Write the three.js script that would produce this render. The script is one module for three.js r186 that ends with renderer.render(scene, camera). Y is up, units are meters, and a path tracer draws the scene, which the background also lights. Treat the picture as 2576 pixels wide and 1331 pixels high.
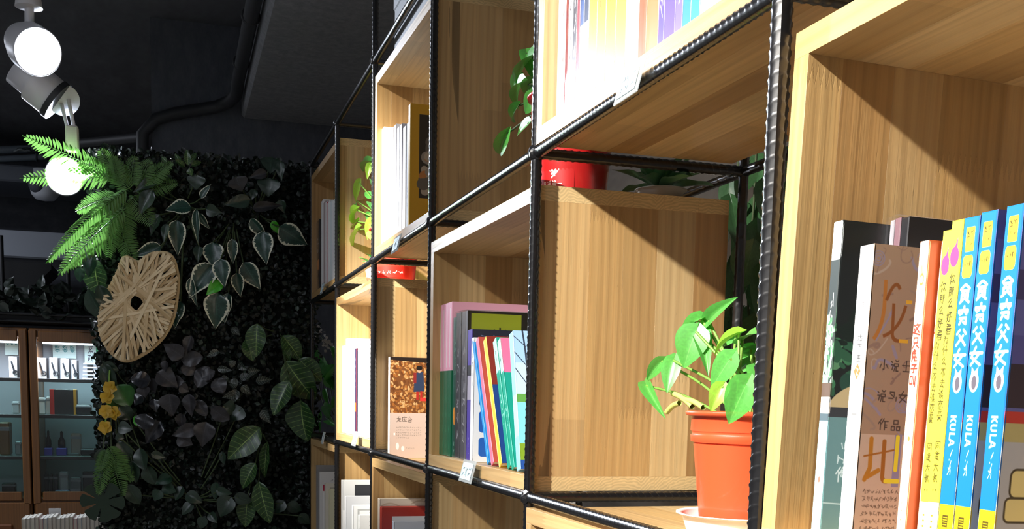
import * as THREE from 'three';
import { mergeGeometries } from 'three/addons/utils/BufferGeometryUtils.js';
import { RectAreaLightUniformsLib } from 'three/addons/lights/RectAreaLightUniformsLib.js';

// ------------------------------------------------------------------ camera, light, exposure
const scene = new THREE.Scene();
const IMG_W = 2576, IMG_H = 1331, FOCAL = 2778.9, CENTRE_Y = 1346.25;       // the photograph is the upper crop of a taller frame
const camera = new THREE.PerspectiveCamera(2 * Math.atan(CENTRE_Y / FOCAL) * 180 / Math.PI, IMG_W / (2 * CENTRE_Y), 0.02, 60);
camera.position.set(1.25916, 1.51423, 0.40785);
camera.rotation.set(-0.120569, 1.272267, 0.020739, 'YXZ');
camera.setViewOffset(IMG_W, 2 * CENTRE_Y, 0, 0, IMG_W, IMG_H);
camera.updateMatrixWorld(true);
scene.background = new THREE.Color(0x000000);
const renderer = new THREE.WebGLRenderer({ antialias: true });
renderer.toneMapping = THREE.LinearToneMapping;
renderer.toneMappingExposure = 1.12;
renderer.shadowMap.enabled = true;
RectAreaLightUniformsLib.init();
const COOL = 0xe9f0ff, NEUTRAL = 0xfff9f0;
// track spotlights over the aisle, out of the frame: position, target, candela, half angle, penumbra
const TRACK_SPOTS = [
  { p: [0.76, 2.72, 1.62], t: [0.38, 1.63, 0.0], cd: 44, a: 0.44, pen: 1.0 },
  { p: [-0.6, 2.78, 1.5], t: [-1.26, 1.74, 0.0], cd: 88, a: 0.25, pen: 0.85 },
  { p: [1.22, 2.72, 1.66], t: [0.8, 1.5, 0.0], cd: 15, a: 0.28, pen: 1.0 },
];
// added fill lights, built as unseen square ceiling panels: position, size, intensity
const FILL_PANELS = [
  { p: [2.3, 3.05, 1.9], s: 0.6, i: 19 },
  { p: [0.1, 3.05, 2.5], s: 0.6, i: 24 },
  { p: [-4.9, 3.05, 2.7], s: 0.6, i: 30 },
];
// lamps in view: lens position is set where they are built
const LAMP_A = { cd: 5, a: 0.5, pen: 0.9 };
const LAMP_B = { cd: 20, a: 1.0, pen: 1.0 };

// ------------------------------------------------------------------ helpers
const V = (x, y, z) => new THREE.Vector3(x, y, z);
function rng(seed) { let a = seed >>> 0; return () => { a = (a + 0x6d2b79f5) | 0; let t = Math.imul(a ^ (a >>> 15), 1 | a); t = (t + Math.imul(t ^ (t >>> 7), 61 | t)) ^ t; return ((t ^ (t >>> 14)) >>> 0) / 4294967296; }; }
const rnd = rng(20240611);
const rr = (a, b) => a + (b - a) * rnd();
// a pixel of the photograph gives a direction; the plane it lies on gives the point
const EYE = V(1.25916, 1.51423, 0.40785), EYE_TURN = new THREE.Quaternion().setFromEuler(new THREE.Euler(-0.120569, 1.272267, 0.020739, 'YXZ'));
function at(u, v, axis, value) {
  const d = V((u - IMG_W / 2) / FOCAL, -(v - CENTRE_Y) / FOCAL, -1).applyQuaternion(EYE_TURN);
  return EYE.clone().addScaledVector(d, (value - EYE[axis]) / d[axis]);
}
const taken = {};
function numbered(name) { const n = taken[name] = (taken[name] ?? -1) + 1; return n ? name + '_' + String(n).padStart(3, '0') : name; }
function shadows(m) { m.castShadow = true; m.receiveShadow = true; return m; }
function tag(o, label, category, group) { o.userData.label = label; o.userData.category = category; if (group) o.userData.group = group; return o; }
function thing(name, label, category, pos = [0, 0, 0], group) {
  const g = new THREE.Group(); g.name = numbered(name); g.position.set(...(pos.isVector3 ? pos.toArray() : pos)); scene.add(g);
  return tag(g, label, category, group);
}
function part(parent, name, geo, mat, pos) {
  const m = shadows(new THREE.Mesh(geo, mat)); m.name = name;
  if (pos) m.position.set(...(pos.isVector3 ? pos.toArray() : pos));
  parent.add(m); return m;
}
function sub(parent, name, pos) { const g = new THREE.Group(); g.name = name; if (pos) g.position.set(...pos); parent.add(g); return g; }
function struct(name, geo, mat, pos) { const m = shadows(new THREE.Mesh(geo, mat)); m.name = name; if (pos) m.position.set(...pos); m.userData.kind = 'structure'; scene.add(m); return m; }
const hex = (h) => new THREE.Color(h);
const matCache = {};
function mat(color, roughness = 0.6, extra = {}) {
  const k = color + '|' + roughness + '|' + JSON.stringify(extra);
  return matCache[k] ??= new THREE.MeshPhysicalMaterial({ color, roughness, ...extra });
}
function bx(x0, x1, y0, y1, z0, z1) { const g = new THREE.BoxGeometry(x1 - x0, y1 - y0, z1 - z0); g.translate((x0 + x1) / 2, (y0 + y1) / 2, (z0 + z1) / 2); return g; }
function tube(points, r, seg = 24, rad = 8) { return new THREE.TubeGeometry(new THREE.CatmullRomCurve3(points), seg, r, rad, false); }
function straight(points, r, rad = 10) { const p = new THREE.CurvePath(); for (let i = 0; i + 1 < points.length; i++) p.add(new THREE.LineCurve3(points[i], points[i + 1])); return new THREE.TubeGeometry(p, points.length * 4, r, rad, false); }
// box with chamfered edges; faces across the grain axis go to material slot 1
function chamferBox(w, h, d, c, grain = -1, uvScale = [1, 1], uvOff = [0, 0]) {
  const s = [w / 2, h / 2, d / 2], A = [], B = [];
  const push = (list, a, b, cc, n) => { const ab = b.clone().sub(a), ac = cc.clone().sub(a); if (ab.cross(ac).dot(n) < 0) list.push([a, cc, b, n]); else list.push([a, b, cc, n]); };
  const P = (i, k) => { const v = [0, 0, 0]; for (let q = 0; q < 3; q++) v[q] = k[q] * (q === i ? s[q] : s[q] - c); return V(...v); };
  for (let i = 0; i < 3; i++) for (const sg of [-1, 1]) {
    const j = (i + 1) % 3, l = (i + 2) % 3, n = V(0, 0, 0); n.setComponent(i, sg);
    const q = [[-1, -1], [1, -1], [1, 1], [-1, 1]].map(([a, b]) => { const k = [0, 0, 0]; k[i] = sg; k[j] = a; k[l] = b; return P(i, k); });
    const list = i === grain ? B : A; push(list, q[0], q[1], q[2], n); push(list, q[0], q[2], q[3], n);
  }
  for (let i = 0; i < 3; i++) { const j = (i + 1) % 3, l = (i + 2) % 3; for (const a of [-1, 1]) for (const b of [-1, 1]) {
    const n = V(0, 0, 0); n.setComponent(j, a); n.setComponent(l, b); n.normalize();
    const k1 = [0, 0, 0], k2 = [0, 0, 0]; k1[i] = -1; k2[i] = 1; k1[j] = k2[j] = a; k1[l] = k2[l] = b;
    const p = [P(j, k1), P(j, k2), P(l, k2), P(l, k1)]; push(A, p[0], p[1], p[2], n); push(A, p[0], p[2], p[3], n);
  } }
  for (const a of [-1, 1]) for (const b of [-1, 1]) for (const e of [-1, 1]) { const k = [a, b, e]; push(A, P(0, k), P(1, k), P(2, k), V(a, b, e).normalize()); }
  const pos = [], nor = [], uv = [];
  for (const [p0, p1, p2, n] of [...A, ...B]) for (const p of [p0, p1, p2]) {
    pos.push(p.x, p.y, p.z); nor.push(n.x, n.y, n.z);
    const ax = [Math.abs(n.x), Math.abs(n.y), Math.abs(n.z)], m = ax.indexOf(Math.max(...ax));
    let along, across;
    if (grain < 0) { along = m === 1 ? p.z : p.y; across = m === 0 ? p.z : p.x; }
    else if (m === grain) { along = p.getComponent((grain + 1) % 3); across = p.getComponent((grain + 2) % 3); }
    else { along = p.getComponent(grain); across = p.getComponent(3 - m - grain); }
    const end = m === grain; uv.push(across * (end ? 14 : uvScale[0]) + uvOff[0], along * (end ? 14 : uvScale[1]) + uvOff[1]);
  }
  const g = new THREE.BufferGeometry();
  g.setAttribute('position', new THREE.Float32BufferAttribute(pos, 3)); g.setAttribute('normal', new THREE.Float32BufferAttribute(nor, 3)); g.setAttribute('uv', new THREE.Float32BufferAttribute(uv, 2));
  if (grain >= 0) { g.addGroup(0, A.length * 3, 0); g.addGroup(A.length * 3, B.length * 3, 1); }
  return g;
}
// value noise, tileable
function noise2(seed, px, py) {
  const r = rng(seed), t = new Float32Array(px * py); for (let i = 0; i < t.length; i++) t[i] = r();
  return (x, y) => { const xi = Math.floor(x), yi = Math.floor(y), fx = x - xi, fy = y - yi, sx = fx * fx * (3 - 2 * fx), sy = fy * fy * (3 - 2 * fy);
    const m = (a, n) => ((a % n) + n) % n, g = (i, j) => t[m(j, py) * px + m(i, px)];
    return (g(xi, yi) * (1 - sx) + g(xi + 1, yi) * sx) * (1 - sy) + (g(xi, yi + 1) * (1 - sx) + g(xi + 1, yi + 1) * sx) * sy; };
}
function dataTex(w, h, fn, srgb = true) {
  const d = new Uint8Array(w * h * 4);
  for (let y = 0; y < h; y++) for (let x = 0; x < w; x++) { const c = fn(x / w, y / h), i = (y * w + x) * 4; for (let k = 0; k < 3; k++) d[i + k] = Math.max(0, Math.min(255, c[k])); d[i + 3] = 255; }
  const t = new THREE.DataTexture(d, w, h); t.wrapS = t.wrapT = THREE.RepeatWrapping; t.magFilter = THREE.LinearFilter; if (srgb) t.colorSpace = THREE.SRGBColorSpace; t.needsUpdate = true; return t;
}
function canvasTex(w, h, draw) {
  const c = document.createElement('canvas'); c.width = w; c.height = h; const g = c.getContext('2d'); draw(g, w, h);
  const t = new THREE.CanvasTexture(c); t.colorSpace = THREE.SRGBColorSpace; return t;
}

// ------------------------------------------------------------------ lettering: characters as pen strokes on a ten by ten grid
const GLYPH = {
  贫: '4012 5082 2373 737464 4325 2528 257578 5557 4719 5789', 穷: '5051 1213 128283 4324 6374 2676 767958 4629', 父: '3113 6183 6419 3489', 女: '401589 733719 0393',
  你: '3004 2329 5143 428283 646857 4637 7688', 那: '114148 1343 1545 2119 6169 6181638365', 么: '5013 622777 6688', 好: '201649 412719 0343 518153 635958 4595', 看: '8120 2282 1494 5117 3539 358589 3787 3989',
  为: '2132 4119 13837968 5667', 什: '3004 2329 4494 7079', 不: '1181 5116 5259 6487', 去: '2282 5054 1494 542878 6779', 谈: '1021 042428 4142 7162 6044 5374 4546 8667 6549 6589', 恋: '5051 1191 4125 6165 2324 7384 1718 363979 5657 8697',
  爱: '8020 2132 4142 7162 1415 149495 2676 4629 377729 4789', 同: '1119 119198 3363 3537 356567 3767', 道: '1122 152517 1799 4051 7061 3292 4347 437377 4575 4777', 大: '1393 513619 5499', 叔: '3034 3263 0454 3439 1527 4557 628249 6399',
  龙: '1383 403619 535898 8546 6071', 应: '5051 1191 1118 3446 5356 8468 2898', 台: '402474 6285 2629 267679 2979', 地: '0333 2027 0836 43939687 6065 515898', 下: '1191 5159 6374', 室: '5051 1213 129293 3373 433575 5559 2686 1999',
  这: '5051 3191 7236 4387 1122 142427 0799', 只: '2171752521 3619 6799', 兔: '4013 316142 2363662623 4346 4519 565989 7677', 子: '228254 545848 1595', 叫: '1141471711 616777 8189', 小: '505848 2417 7497', 作: '3004 2329 5034 5292 6269 6585 6787', 品: '3171743431 1646491916 6696996966',
  说: '1122 143428 5061 8071 4383854543 5549 6569899 7', 士: '1494 5059 2989', 马: '216164 216 2265 8588 1656', 系: '8011 422454 722777 5759 3619 7699', 列: '0151 311519 243419 2536 6267 808978', 萝: '0191 3032 6062 1383851513 3335 6365 4627 467629 4758', 第: '1031 6081 1292 1494 9496 1416 1696 6898 5359 5529', 一: '0595', 奶: '201649 412719 0343 516151 4494 5459 748978', 茶: '0191 3032 6062 5214 5294 2686 5659 3748 7788',
};
function glyph(g, ch, x, y, size, color, weight = 0.11) {
  const s = GLYPH[ch]; if (!s) return;
  g.strokeStyle = color; g.lineWidth = size * weight; g.lineCap = 'round'; g.lineJoin = 'round';
  for (const st of s.split(' ')) { g.beginPath(); for (let i = 0; i + 1 < st.length; i += 2) { const px = x + (Number(st[i]) + 0.5) / 10 * size, py = y + (Number(st[i + 1]) + 0.5) / 10 * size; if (i) g.lineTo(px, py); else g.moveTo(px, py); } g.stroke(); }
}
function column(g, text, x, y, size, gap, color, weight, aspect = 1) { [...text].forEach((c, i) => { g.save(); g.translate(x, y + i * gap); g.scale(aspect, 1); glyph(g, c, 0, 0, size, color, weight); g.restore(); }); }
function scribbles(g, r, x, y, n, size, gap, color, vertical = true) { for (let i = 0; i < n; i++) for (let k = 0; k < 4; k++) { const ox = x + (vertical ? 0 : i * gap), oy = y + (vertical ? i * gap : 0); g.strokeStyle = color; g.lineWidth = size * 0.12; g.beginPath(); g.moveTo(ox + r() * size, oy + r() * size); g.lineTo(ox + r() * size, oy + r() * size); g.stroke(); } }

// ------------------------------------------------------------------ materials
function woodTexture(seed, joint, heart) {
  const n1 = noise2(seed, 6, 2), n2 = noise2(seed + 1, 40, 3), n3 = noise2(seed + 2, 256, 6), n4 = noise2(seed + 3, 90, 40);
  return dataTex(512, 1024, (u, v) => {
    const warp = n1(u * 6, v * 2);
    const ring = 0.5 + 0.5 * Math.sin((u * 30 + warp * 3.2) * Math.PI);
    const fine = n3(u * 256, v * 6), mid = n2(u * 40, v * 3), pore = n4(u * 90, v * 40);
    let t = 0.89 + 0.05 * fine + 0.09 * mid - 0.045 * Math.pow(ring, 4) - (fine > 0.94 ? 0.05 : 0) - (pore > 0.985 ? 0.06 : 0);
    if (heart) { const w = 0.07 * Math.max(0, 1 - Math.pow((v - 0.5) / 0.42, 2)) * (0.7 + 0.6 * mid), c = 0.5 + 0.1 * Math.sin(v * 5) + 0.03 * (warp - 0.5), e = Math.abs(u - c) / Math.max(w, 0.0001); if (e < 1) t *= 0.68 + 0.12 * e * e; }
    if (joint) { const tooth = Math.abs(((u * 34) % 1) - 0.5) * 0.05, e = v - joint - tooth; if (e > 0 && e < 0.5) t *= 0.94; if (Math.abs(e) < 0.0012) t *= 0.9; }
    const k = 255 * Math.min(1.03, t);
    return [k, k * (0.985 - 0.015 * ring), k * (0.96 - 0.03 * ring)];
  });
}
const WOOD_TEX = [woodTexture(11), woodTexture(23, 0.31), woodTexture(37, 0, true), woodTexture(51, 0.62)];
const WOOD_TINT = ['#ceae7c', '#c7a671', '#bf9d69', '#d2b787', '#b08c5b'];
const WOOD = []; WOOD_TEX.forEach((map) => WOOD_TINT.forEach((c) => WOOD.push(new THREE.MeshPhysicalMaterial({ color: c, map, roughness: 0.42, bumpMap: map, bumpScale: 0.0004, clearcoat: 0.25, clearcoatRoughness: 0.35 }))));
const endTex = dataTex(256, 256, (() => { const n = noise2(91, 16, 16); return (u, v) => { const r = Math.hypot(u - 0.3, v + 0.55) * 20 + n(u * 16, v * 16) * 0.8; const k = 226 + 13 * Math.sin(r * 6.28) + 12 * n(v * 16 + 3, u * 16); return [k, k * 0.93, k * 0.8]; }; })());
const END_GRAIN = new THREE.MeshPhysicalMaterial({ color: '#e0d0ae', map: endTex, roughness: 0.7 });
const PAINT_BLACK = new THREE.MeshPhysicalMaterial({ color: '#0f0f11', roughness: 0.3, clearcoat: 0.5, clearcoatRoughness: 0.15 });
const plasterNoise = (() => { const a = noise2(5, 32, 32), b = noise2(6, 128, 128); return dataTex(512, 512, (u, v) => { const k = 205 + 30 * a(u * 32, v * 32) + 20 * b(u * 128, v * 128); return [k, k, k]; }); })(); plasterNoise.repeat.set(2, 2);
const DARK_CEIL = new THREE.MeshPhysicalMaterial({ color: '#62646a', map: plasterNoise, roughness: 0.85 });
const DARK_WALL = new THREE.MeshPhysicalMaterial({ color: '#5a5e67', map: plasterNoise, roughness: 0.85 });
const PALE_WALL = new THREE.MeshPhysicalMaterial({ color: '#b9b2a8', map: plasterNoise, roughness: 0.8 });
const FLOOR_MAT = new THREE.MeshPhysicalMaterial({ color: '#b8b0a4', map: plasterNoise, roughness: 0.35 });
const PAGES = mat('#efe9dc', 0.85);

// ------------------------------------------------------------------ the room
struct('floor', bx(-7.2, 3.6, -0.12, 0, -1.1, 3.4), FLOOR_MAT);
struct('ceiling', bx(-7.2, 3.6, 3.1, 3.25, -1.1, 3.4), DARK_CEIL);
struct('wall_back', bx(-7.2, 3.6, 0, 3.1, -1.05, -0.9), PALE_WALL);
struct('wall_front', bx(-7.2, 3.6, 0, 3.1, 3.2, 3.4), mat('#8d8a86', 0.8));
struct('wall_right', bx(3.4, 3.6, 0, 3.1, -0.9, 3.2), mat('#8d8a86', 0.8));
struct('wall_left', bx(-7.2, -7.0, 0, 3.1, -0.9, 3.2), DARK_WALL);
struct('wall_corner', bx(-4.6, -3.9, 0, 3.1, -0.9, 0.475), DARK_WALL);
struct('ceiling_beam', chamferBox(7.3, 0.38, 1.0, 0.012), new THREE.MeshPhysicalMaterial({ color: '#8f9196', map: plasterNoise, roughness: 0.85 }), [-0.25, 2.91, -0.4]);

// black conduit along the beam, bending down the far wall
{
  const g = thing('conduit_pipe', 'black painted conduit running along the ceiling beam and bending down the dark wall', 'pipe', [-2.6, 2.79, 0.14]);
  const W = (x, y, z) => V(x, y, z).sub(g.position);
  const pts = [W(3, 2.79, 0.135), W(0, 2.79, 0.135), W(-2.6, 2.785, 0.135), W(-3.5, 2.775, 0.135), W(-3.75, 2.765, 0.14), W(-3.855, 2.75, 0.2), W(-3.86, 2.72, 0.32), W(-3.86, 2.685, 0.44), W(-3.86, 2.63, 0.505), W(-3.86, 2.5, 0.515), W(-3.86, 2.0, 0.515)];
  part(g, 'pipe_run', tube(pts, 0.026, 90, 12), mat('#2b2d31', 0.55));
  for (const x of [-1.2, -2.15, -2.75, -3.3]) { const c = new THREE.TorusGeometry(0.028, 0.005, 8, 20); c.rotateY(Math.PI / 2); part(g, 'clamp', c, mat('#232428', 0.5), W(x, 2.787, 0.135)); }
}
{
  const g = thing('conduit_pipe', 'thin dark conduit crossing the far space left of the wall corner', 'pipe', [-4.4, 2.6, 0.7]);
  const a = at(362, 345, 'x', -4.2).sub(g.position), b = at(290, 352, 'x', -4.4).sub(g.position), c = at(190, 362, 'x', -4.6).sub(g.position);
  part(g, 'pipe_run', tube([a, b, c], 0.022, 20, 10), mat('#26282c', 0.6));
}
for (const [v, r, lab] of [[380, 0.024, 'upper of two pale conduits on the far dark wall'], [403, 0.02, 'lower of two pale conduits on the far dark wall']]) {
  const a = at(-60, v + 1, 'x', -6.4), b = at(118, v - 8, 'x', -6.4), g = thing('conduit_pipe', lab, 'pipe', a);
  part(g, 'pipe_run', straight([V(0, 0, 0), b.clone().sub(a)], r, 12), mat('#77828c', 0.5));
  for (const t of [0.3, 0.85]) { const c = new THREE.TorusGeometry(r * 1.05, 0.006, 6, 18); part(g, 'clamp', c, mat('#59626b', 0.5), b.clone().sub(a).multiplyScalar(t)); }
}
{ // wires gathered above the pale conduits
  const a = at(30, 384, 'x', -6.378), g = thing('wire_bundle', 'loose pale wires tangled above the pale conduits', 'wires', a);
  for (let k = 0; k < 5; k++) { const p = []; for (let i = 0; i < 6; i++) p.push(at(40 + i * 13 + rr(-6, 6), 378 + rr(-7, 5), 'x', -6.378 + rr(-0.012, 0.012)).sub(a)); part(g, 'wire', tube(p, 0.006, 24, 6), mat(k % 2 ? '#9aa2a6' : '#3a3f44', 0.6)); }
}
// far beams and duct over the display cabinets
function beamPx(name, label, u0, u1, v0, v1, x, depth, m) {
  const a = at(u0, v0, 'x', x), b = at(u1, v1, 'x', x), w = Math.abs(a.z - b.z), h = Math.abs(a.y - b.y);
  const o = struct(name, chamferBox(depth, h, w, 0.01), m, [x - depth / 2, (a.y + b.y) / 2, (a.z + b.z) / 2]); return o;
}
beamPx('trim_1', '', -700, 262, 535, 660, -6.0, 0.5, mat('#8d929a', 0.8));
beamPx('trim_2', '', -700, 240, 404, 430, -6.15, 0.6, mat('#565b63', 0.8));
{
  const a = at(-160, 650, 'x', -5.7), b = at(128, 650, 'x', -5.7), g = thing('air_duct', 'black sheet metal duct with a slanted end hanging under the grey beam', 'duct', [-5.7, a.y, b.z]);
  const s = new THREE.Shape(), w = a.z - b.z, h = 0.15; s.moveTo(0, 0); s.lineTo(-w, 0); s.lineTo(-w, -h); s.lineTo(-0.12, -h); s.lineTo(0, -0.03); s.closePath();
  const geo = new THREE.ExtrudeGeometry(s, { depth: 0.4, bevelEnabled: false }); geo.rotateY(Math.PI / 2); part(g, 'duct_body', geo, mat('#0c0c0e', 0.6), [-0.4, 0, 0]);
}

// ------------------------------------------------------------------ rebar frame of the shelf
const BAY = 0.54397, RAIL_Y = [0.3, 0.66, 1.022, 1.4, 1.8, 2.2, 2.6], POST_X = [1.088, 0.544, 0, -0.544, -1.088, -1.632, -2.176], BACK_Z = -0.268, BAR_R = 0.0066;
function rebarGeo(length, radius, pitch, seg = 14) {
  const ribs = Math.max(2, Math.round(length / pitch)), rows = ribs * 4, pos = [], idx = [], uv = [];
  for (let i = 0; i <= rows; i++) for (let j = 0; j <= seg; j++) {
    const th = j / seg * Math.PI * 2, f = [0, 0, 1, 0][i % 4], s = (Math.floor(i / 4) + [0, 0.52, 0.7, 0.88][i % 4]) / ribs;
    const sn = Math.abs(Math.sin(th)), rib = Math.pow(sn, 0.7) * f, lon = Math.pow(Math.abs(Math.cos(th)), 24);
    const r = radius * (0.94 + 0.10 * Math.max(rib, lon * 0.8)), y = Math.min(length, Math.max(0, s * length + Math.cos(th) * radius * 0.55));
    pos.push(Math.cos(th) * r, y, Math.sin(th) * r); uv.push(j / seg, i / rows);
  }
  for (let i = 0; i < rows; i++) for (let j = 0; j < seg; j++) { const a = i * (seg + 1) + j, b = a + seg + 1; idx.push(a, b, a + 1, b, b + 1, a + 1); }
  const g = new THREE.BufferGeometry(); g.setAttribute('position', new THREE.Float32BufferAttribute(pos, 3)); g.setAttribute('uv', new THREE.Float32BufferAttribute(uv, 2)); g.setIndex(idx); g.computeVertexNormals(); return g;
}
{
  const frame = thing('rebar_shelf_frame', 'black painted ribbed rebar frame welded into a grid of shelf bays', 'shelf frame', [0, 0, 0]);
  const geoCache = {}, rebar = (l, near, k = 1) => geoCache[[l.toFixed(3), near, k]] ??= rebarGeo(l, BAR_R * k, near ? 0.0094 : 0.02, near ? 18 : 8);
  const bar = (name, a, b, near, turn = 0, k = 1) => { const d = b.clone().sub(a), m = part(frame, name, rebar(d.length(), near, k), PAINT_BLACK, a); m.quaternion.setFromUnitVectors(V(0, 1, 0), d.normalize()); m.rotateY(turn); return m; };
  const topOf = (i) => (i <= 4 ? 2.72 : 2.2), weld = new THREE.IcosahedronGeometry(0.0098, 2);
  { const p = weld.attributes.position, n = noise2(3, 16, 16); for (let i = 0; i < p.count; i++) { const v = V().fromBufferAttribute(p, i), k = 0.85 + 0.3 * n(v.x * 900 + 8, v.y * 900 + v.z * 500 + 8); p.setXYZ(i, v.x * k, v.y * k, v.z * k); } weld.computeVertexNormals(); }
  POST_X.forEach((x, i) => {
    bar('upright', V(x, 0, 0), V(x, 0.98, 0), false, 0.9); bar('upright', V(x, 0.98, 0), V(x, topOf(i), 0), true, -0.55, i === 1 ? 1.16 : 1);
    bar('upright', V(x, 0, BACK_Z), V(x, topOf(i), BACK_Z), false);
    RAIL_Y.forEach((y, k) => {
      if (y > topOf(i) + 0.01) return;
      bar('crossbar', V(x, y, 0), V(x, y, BACK_Z), k >= 3, 0.6); part(frame, 'weld', weld, PAINT_BLACK, [x, y, 0.001]).rotation.set(i, k, i + k);
      if (i < POST_X.length - 1 && !(k === 6 && i >= 4)) { bar('rail', V(x, y, 0), V(POST_X[i + 1], y, 0), k >= 3, 0.8); bar('rail', V(x, y, BACK_Z), V(POST_X[i + 1], y, BACK_Z), false); }
    });
  });
}

// ------------------------------------------------------------------ wooden shelf boxes set in the frame
const THK = 0.018, BOX_H = 0.36, BOX_D = 0.252;
const staveCache = {};
function staveGeo(w, h, d, grain, v) { return staveCache[[w.toFixed(4), h.toFixed(4), d.toFixed(4), grain, v]] ??= chamferBox(w, h, d, 0.00012, grain, [1 / 0.16, 1 / 0.6], [v * 0.137, v * 0.231]); }
function board(box, name, c, size, grain, split, widths, r) {
  const g = sub(box, name, c), total = widths.reduce((a, b) => a + b, 0); let o = -size[split] / 2;
  for (const wd of widths) {
    const s = [...size]; s[split] = size[split] * wd / total; const p = [0, 0, 0]; p[split] = o + s[split] / 2; o += s[split];
    const m = part(g, 'stave', staveGeo(...s, grain, Math.floor(r() * 7)), [WOOD[Math.floor(r() * WOOD.length)], END_GRAIN], p); m.userData = {};
  }
  return g;
}
function shelfBox(label, x0, x1, y0, zf, seed, tilt = 0, turn = 0) {
  const g = thing('shelf_box', label, 'shelf box', [(x0 + x1) / 2, y0, zf - BOX_D / 2], 'wooden boxes in the rebar frame');
  const r = rng(seed), w = x1 - x0, ws = () => [1, 0.75 + r() * 0.5, 0.55 + r() * 0.8, 0.7 + r() * 0.5, 1, 0.5 + r() * 0.6];
  board(g, 'bottom_board', [0, THK / 2, 0], [w, THK, BOX_D], 0, 2, ws(), r);
  board(g, 'top_board', [0, BOX_H - THK / 2, 0], [w, THK, BOX_D], 0, 2, ws(), r);
  for (const s of [-1, 1]) board(g, 'side_panel', [s * (w / 2 - THK / 2), BOX_H / 2, 0], [THK, BOX_H - 2 * THK, BOX_D], 1, 2, ws(), r);
  g.rotation.x = tilt; g.rotation.y = turn; return g;
}
const IN = 0.0085;                                                     // gap between a post's axis and the box
const bayBox = (label, i, railY, zf, seed, tilt = 0, turn = 0.012) => shelfBox(label, POST_X[i + 1] + IN, POST_X[i] - IN, railY + BAR_R, zf, seed, tilt, turn);
bayBox('pine shelf box beside the near rebar post, holding blue and yellow paperbacks', 0, 1.4, 0.002, 401, -0.025, 0);
bayBox('pine shelf box above the red potted pothos, packed with yellow and purple books', 1, 1.8, 0.001, 402);
bayBox('pine shelf box under the red potted pothos and its white saucer', 1, 1.022, 0.003, 403);
bayBox('pine shelf box holding pink and green books and leaning paperbacks', 2, 1.4, 0.000, 404);
bayBox('pine shelf box holding white magazines and a yellow framed cover', 3, 1.8, -0.002, 405);
bayBox('pine shelf box under the autumn leaf book, with a red edged cover inside', 3, 1.022, 0.001, 406);
bayBox('brightly lit pine shelf box full of white books', 4, 1.4, 0.000, 407);
bayBox('pine shelf box next to the plant wall, with white and red spined books', 5, 1.8, -0.001, 408);
bayBox('low pine shelf box next to the plant wall, with a red banded white cover', 5, 1.022, 0.002, 409);

// ------------------------------------------------------------------ books
const plain = (c, r = 0.45) => mat(c, r, { clearcoat: 0.25, clearcoatRoughness: 0.2 });
const printed = (t, r = 0.4) => new THREE.MeshPhysicalMaterial({ map: t, roughness: r, clearcoat: 0.25, clearcoatRoughness: 0.2 });
const boxCache = {};
const boxGeo = (w, h, d) => boxCache[[w.toFixed(4), h.toFixed(4), d.toFixed(4)]] ??= new THREE.BoxGeometry(w, h, d);
// upright book: x thickness from its left side, spine at z = 0 facing the aisle, front cover on the right side
function book(label, o) {
  const { x, y, z, t, h, d, cover = '#dddddd', spine, front, pages = PAGES, lean = 0, turn = 0, tilt = 0, group, name = 'book', wrap } = o;
  const g = thing(name, label, 'book', [x, y, z], group), cv = 0.0011, body = plain(cover);
  part(g, 'page_block', boxGeo(t - 2 * cv, h - 0.004, d - 0.004), pages, [t / 2, h / 2, -d / 2 - 0.001]);
  part(g, 'back_cover', boxGeo(cv, h, d - cv), body, [cv / 2, h / 2, -d / 2]);
  part(g, 'front_cover', boxGeo(cv, h, d - cv), front ?? body, [t - cv / 2, h / 2, -d / 2]);
  part(g, 'spine', chamferBoxUv(t, h, cv * 2, Math.min(0.0008, t / 6)), spine ?? body, [t / 2, h / 2, -cv]);
  if (wrap) part(g, 'plastic_wrap', crinkle(t + 0.0004, h + 0.003, d + 0.002), PLASTIC, [t / 2, h / 2, -d / 2 + 0.001]);
  g.rotation.set(tilt, turn, lean); return g;
}
const cbCache = {};
function chamferBoxUv(w, h, d, c) {                                    // chamfered slab with 0..1 texture coordinates on its front
  return cbCache[[w.toFixed(4), h.toFixed(4), d.toFixed(4)]] ??= (() => { const g = chamferBox(w, h, d, c), p = g.attributes.position, uv = g.attributes.uv; for (let i = 0; i < p.count; i++) uv.setXY(i, p.getX(i) / w + 0.5, p.getY(i) / h + 0.5); return g; })();
}
const PLASTIC = new THREE.MeshPhysicalMaterial({ color: '#ffffff', roughness: 0.12, transmission: 1, thickness: 0, ior: 1.4 });
function crinkle(w, h, d) {
  const g = new THREE.BoxGeometry(w, h, d, 3, 22, 8), p = g.attributes.position;
  for (let i = 0; i < p.count; i++) { const k = 0.0008; p.setXYZ(i, p.getX(i) + rr(0, k) * Math.sign(p.getX(i)), p.getY(i), p.getZ(i) + rr(0, k) * Math.sign(p.getZ(i))); }
  g.computeVertexNormals(); return g;
}
function spineTex(bg, draw, w = 96, h = 768) { return printed(canvasTex(w, h, (g) => { g.fillStyle = bg; g.fillRect(0, 0, w, h); draw(g, w, h); })); }
function coverTex(bg, draw, w = 384, h = 512) { return printed(canvasTex(w, h, (g) => { g.fillStyle = bg; g.fillRect(0, 0, w, h); draw(g, w, h); })); }

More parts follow.
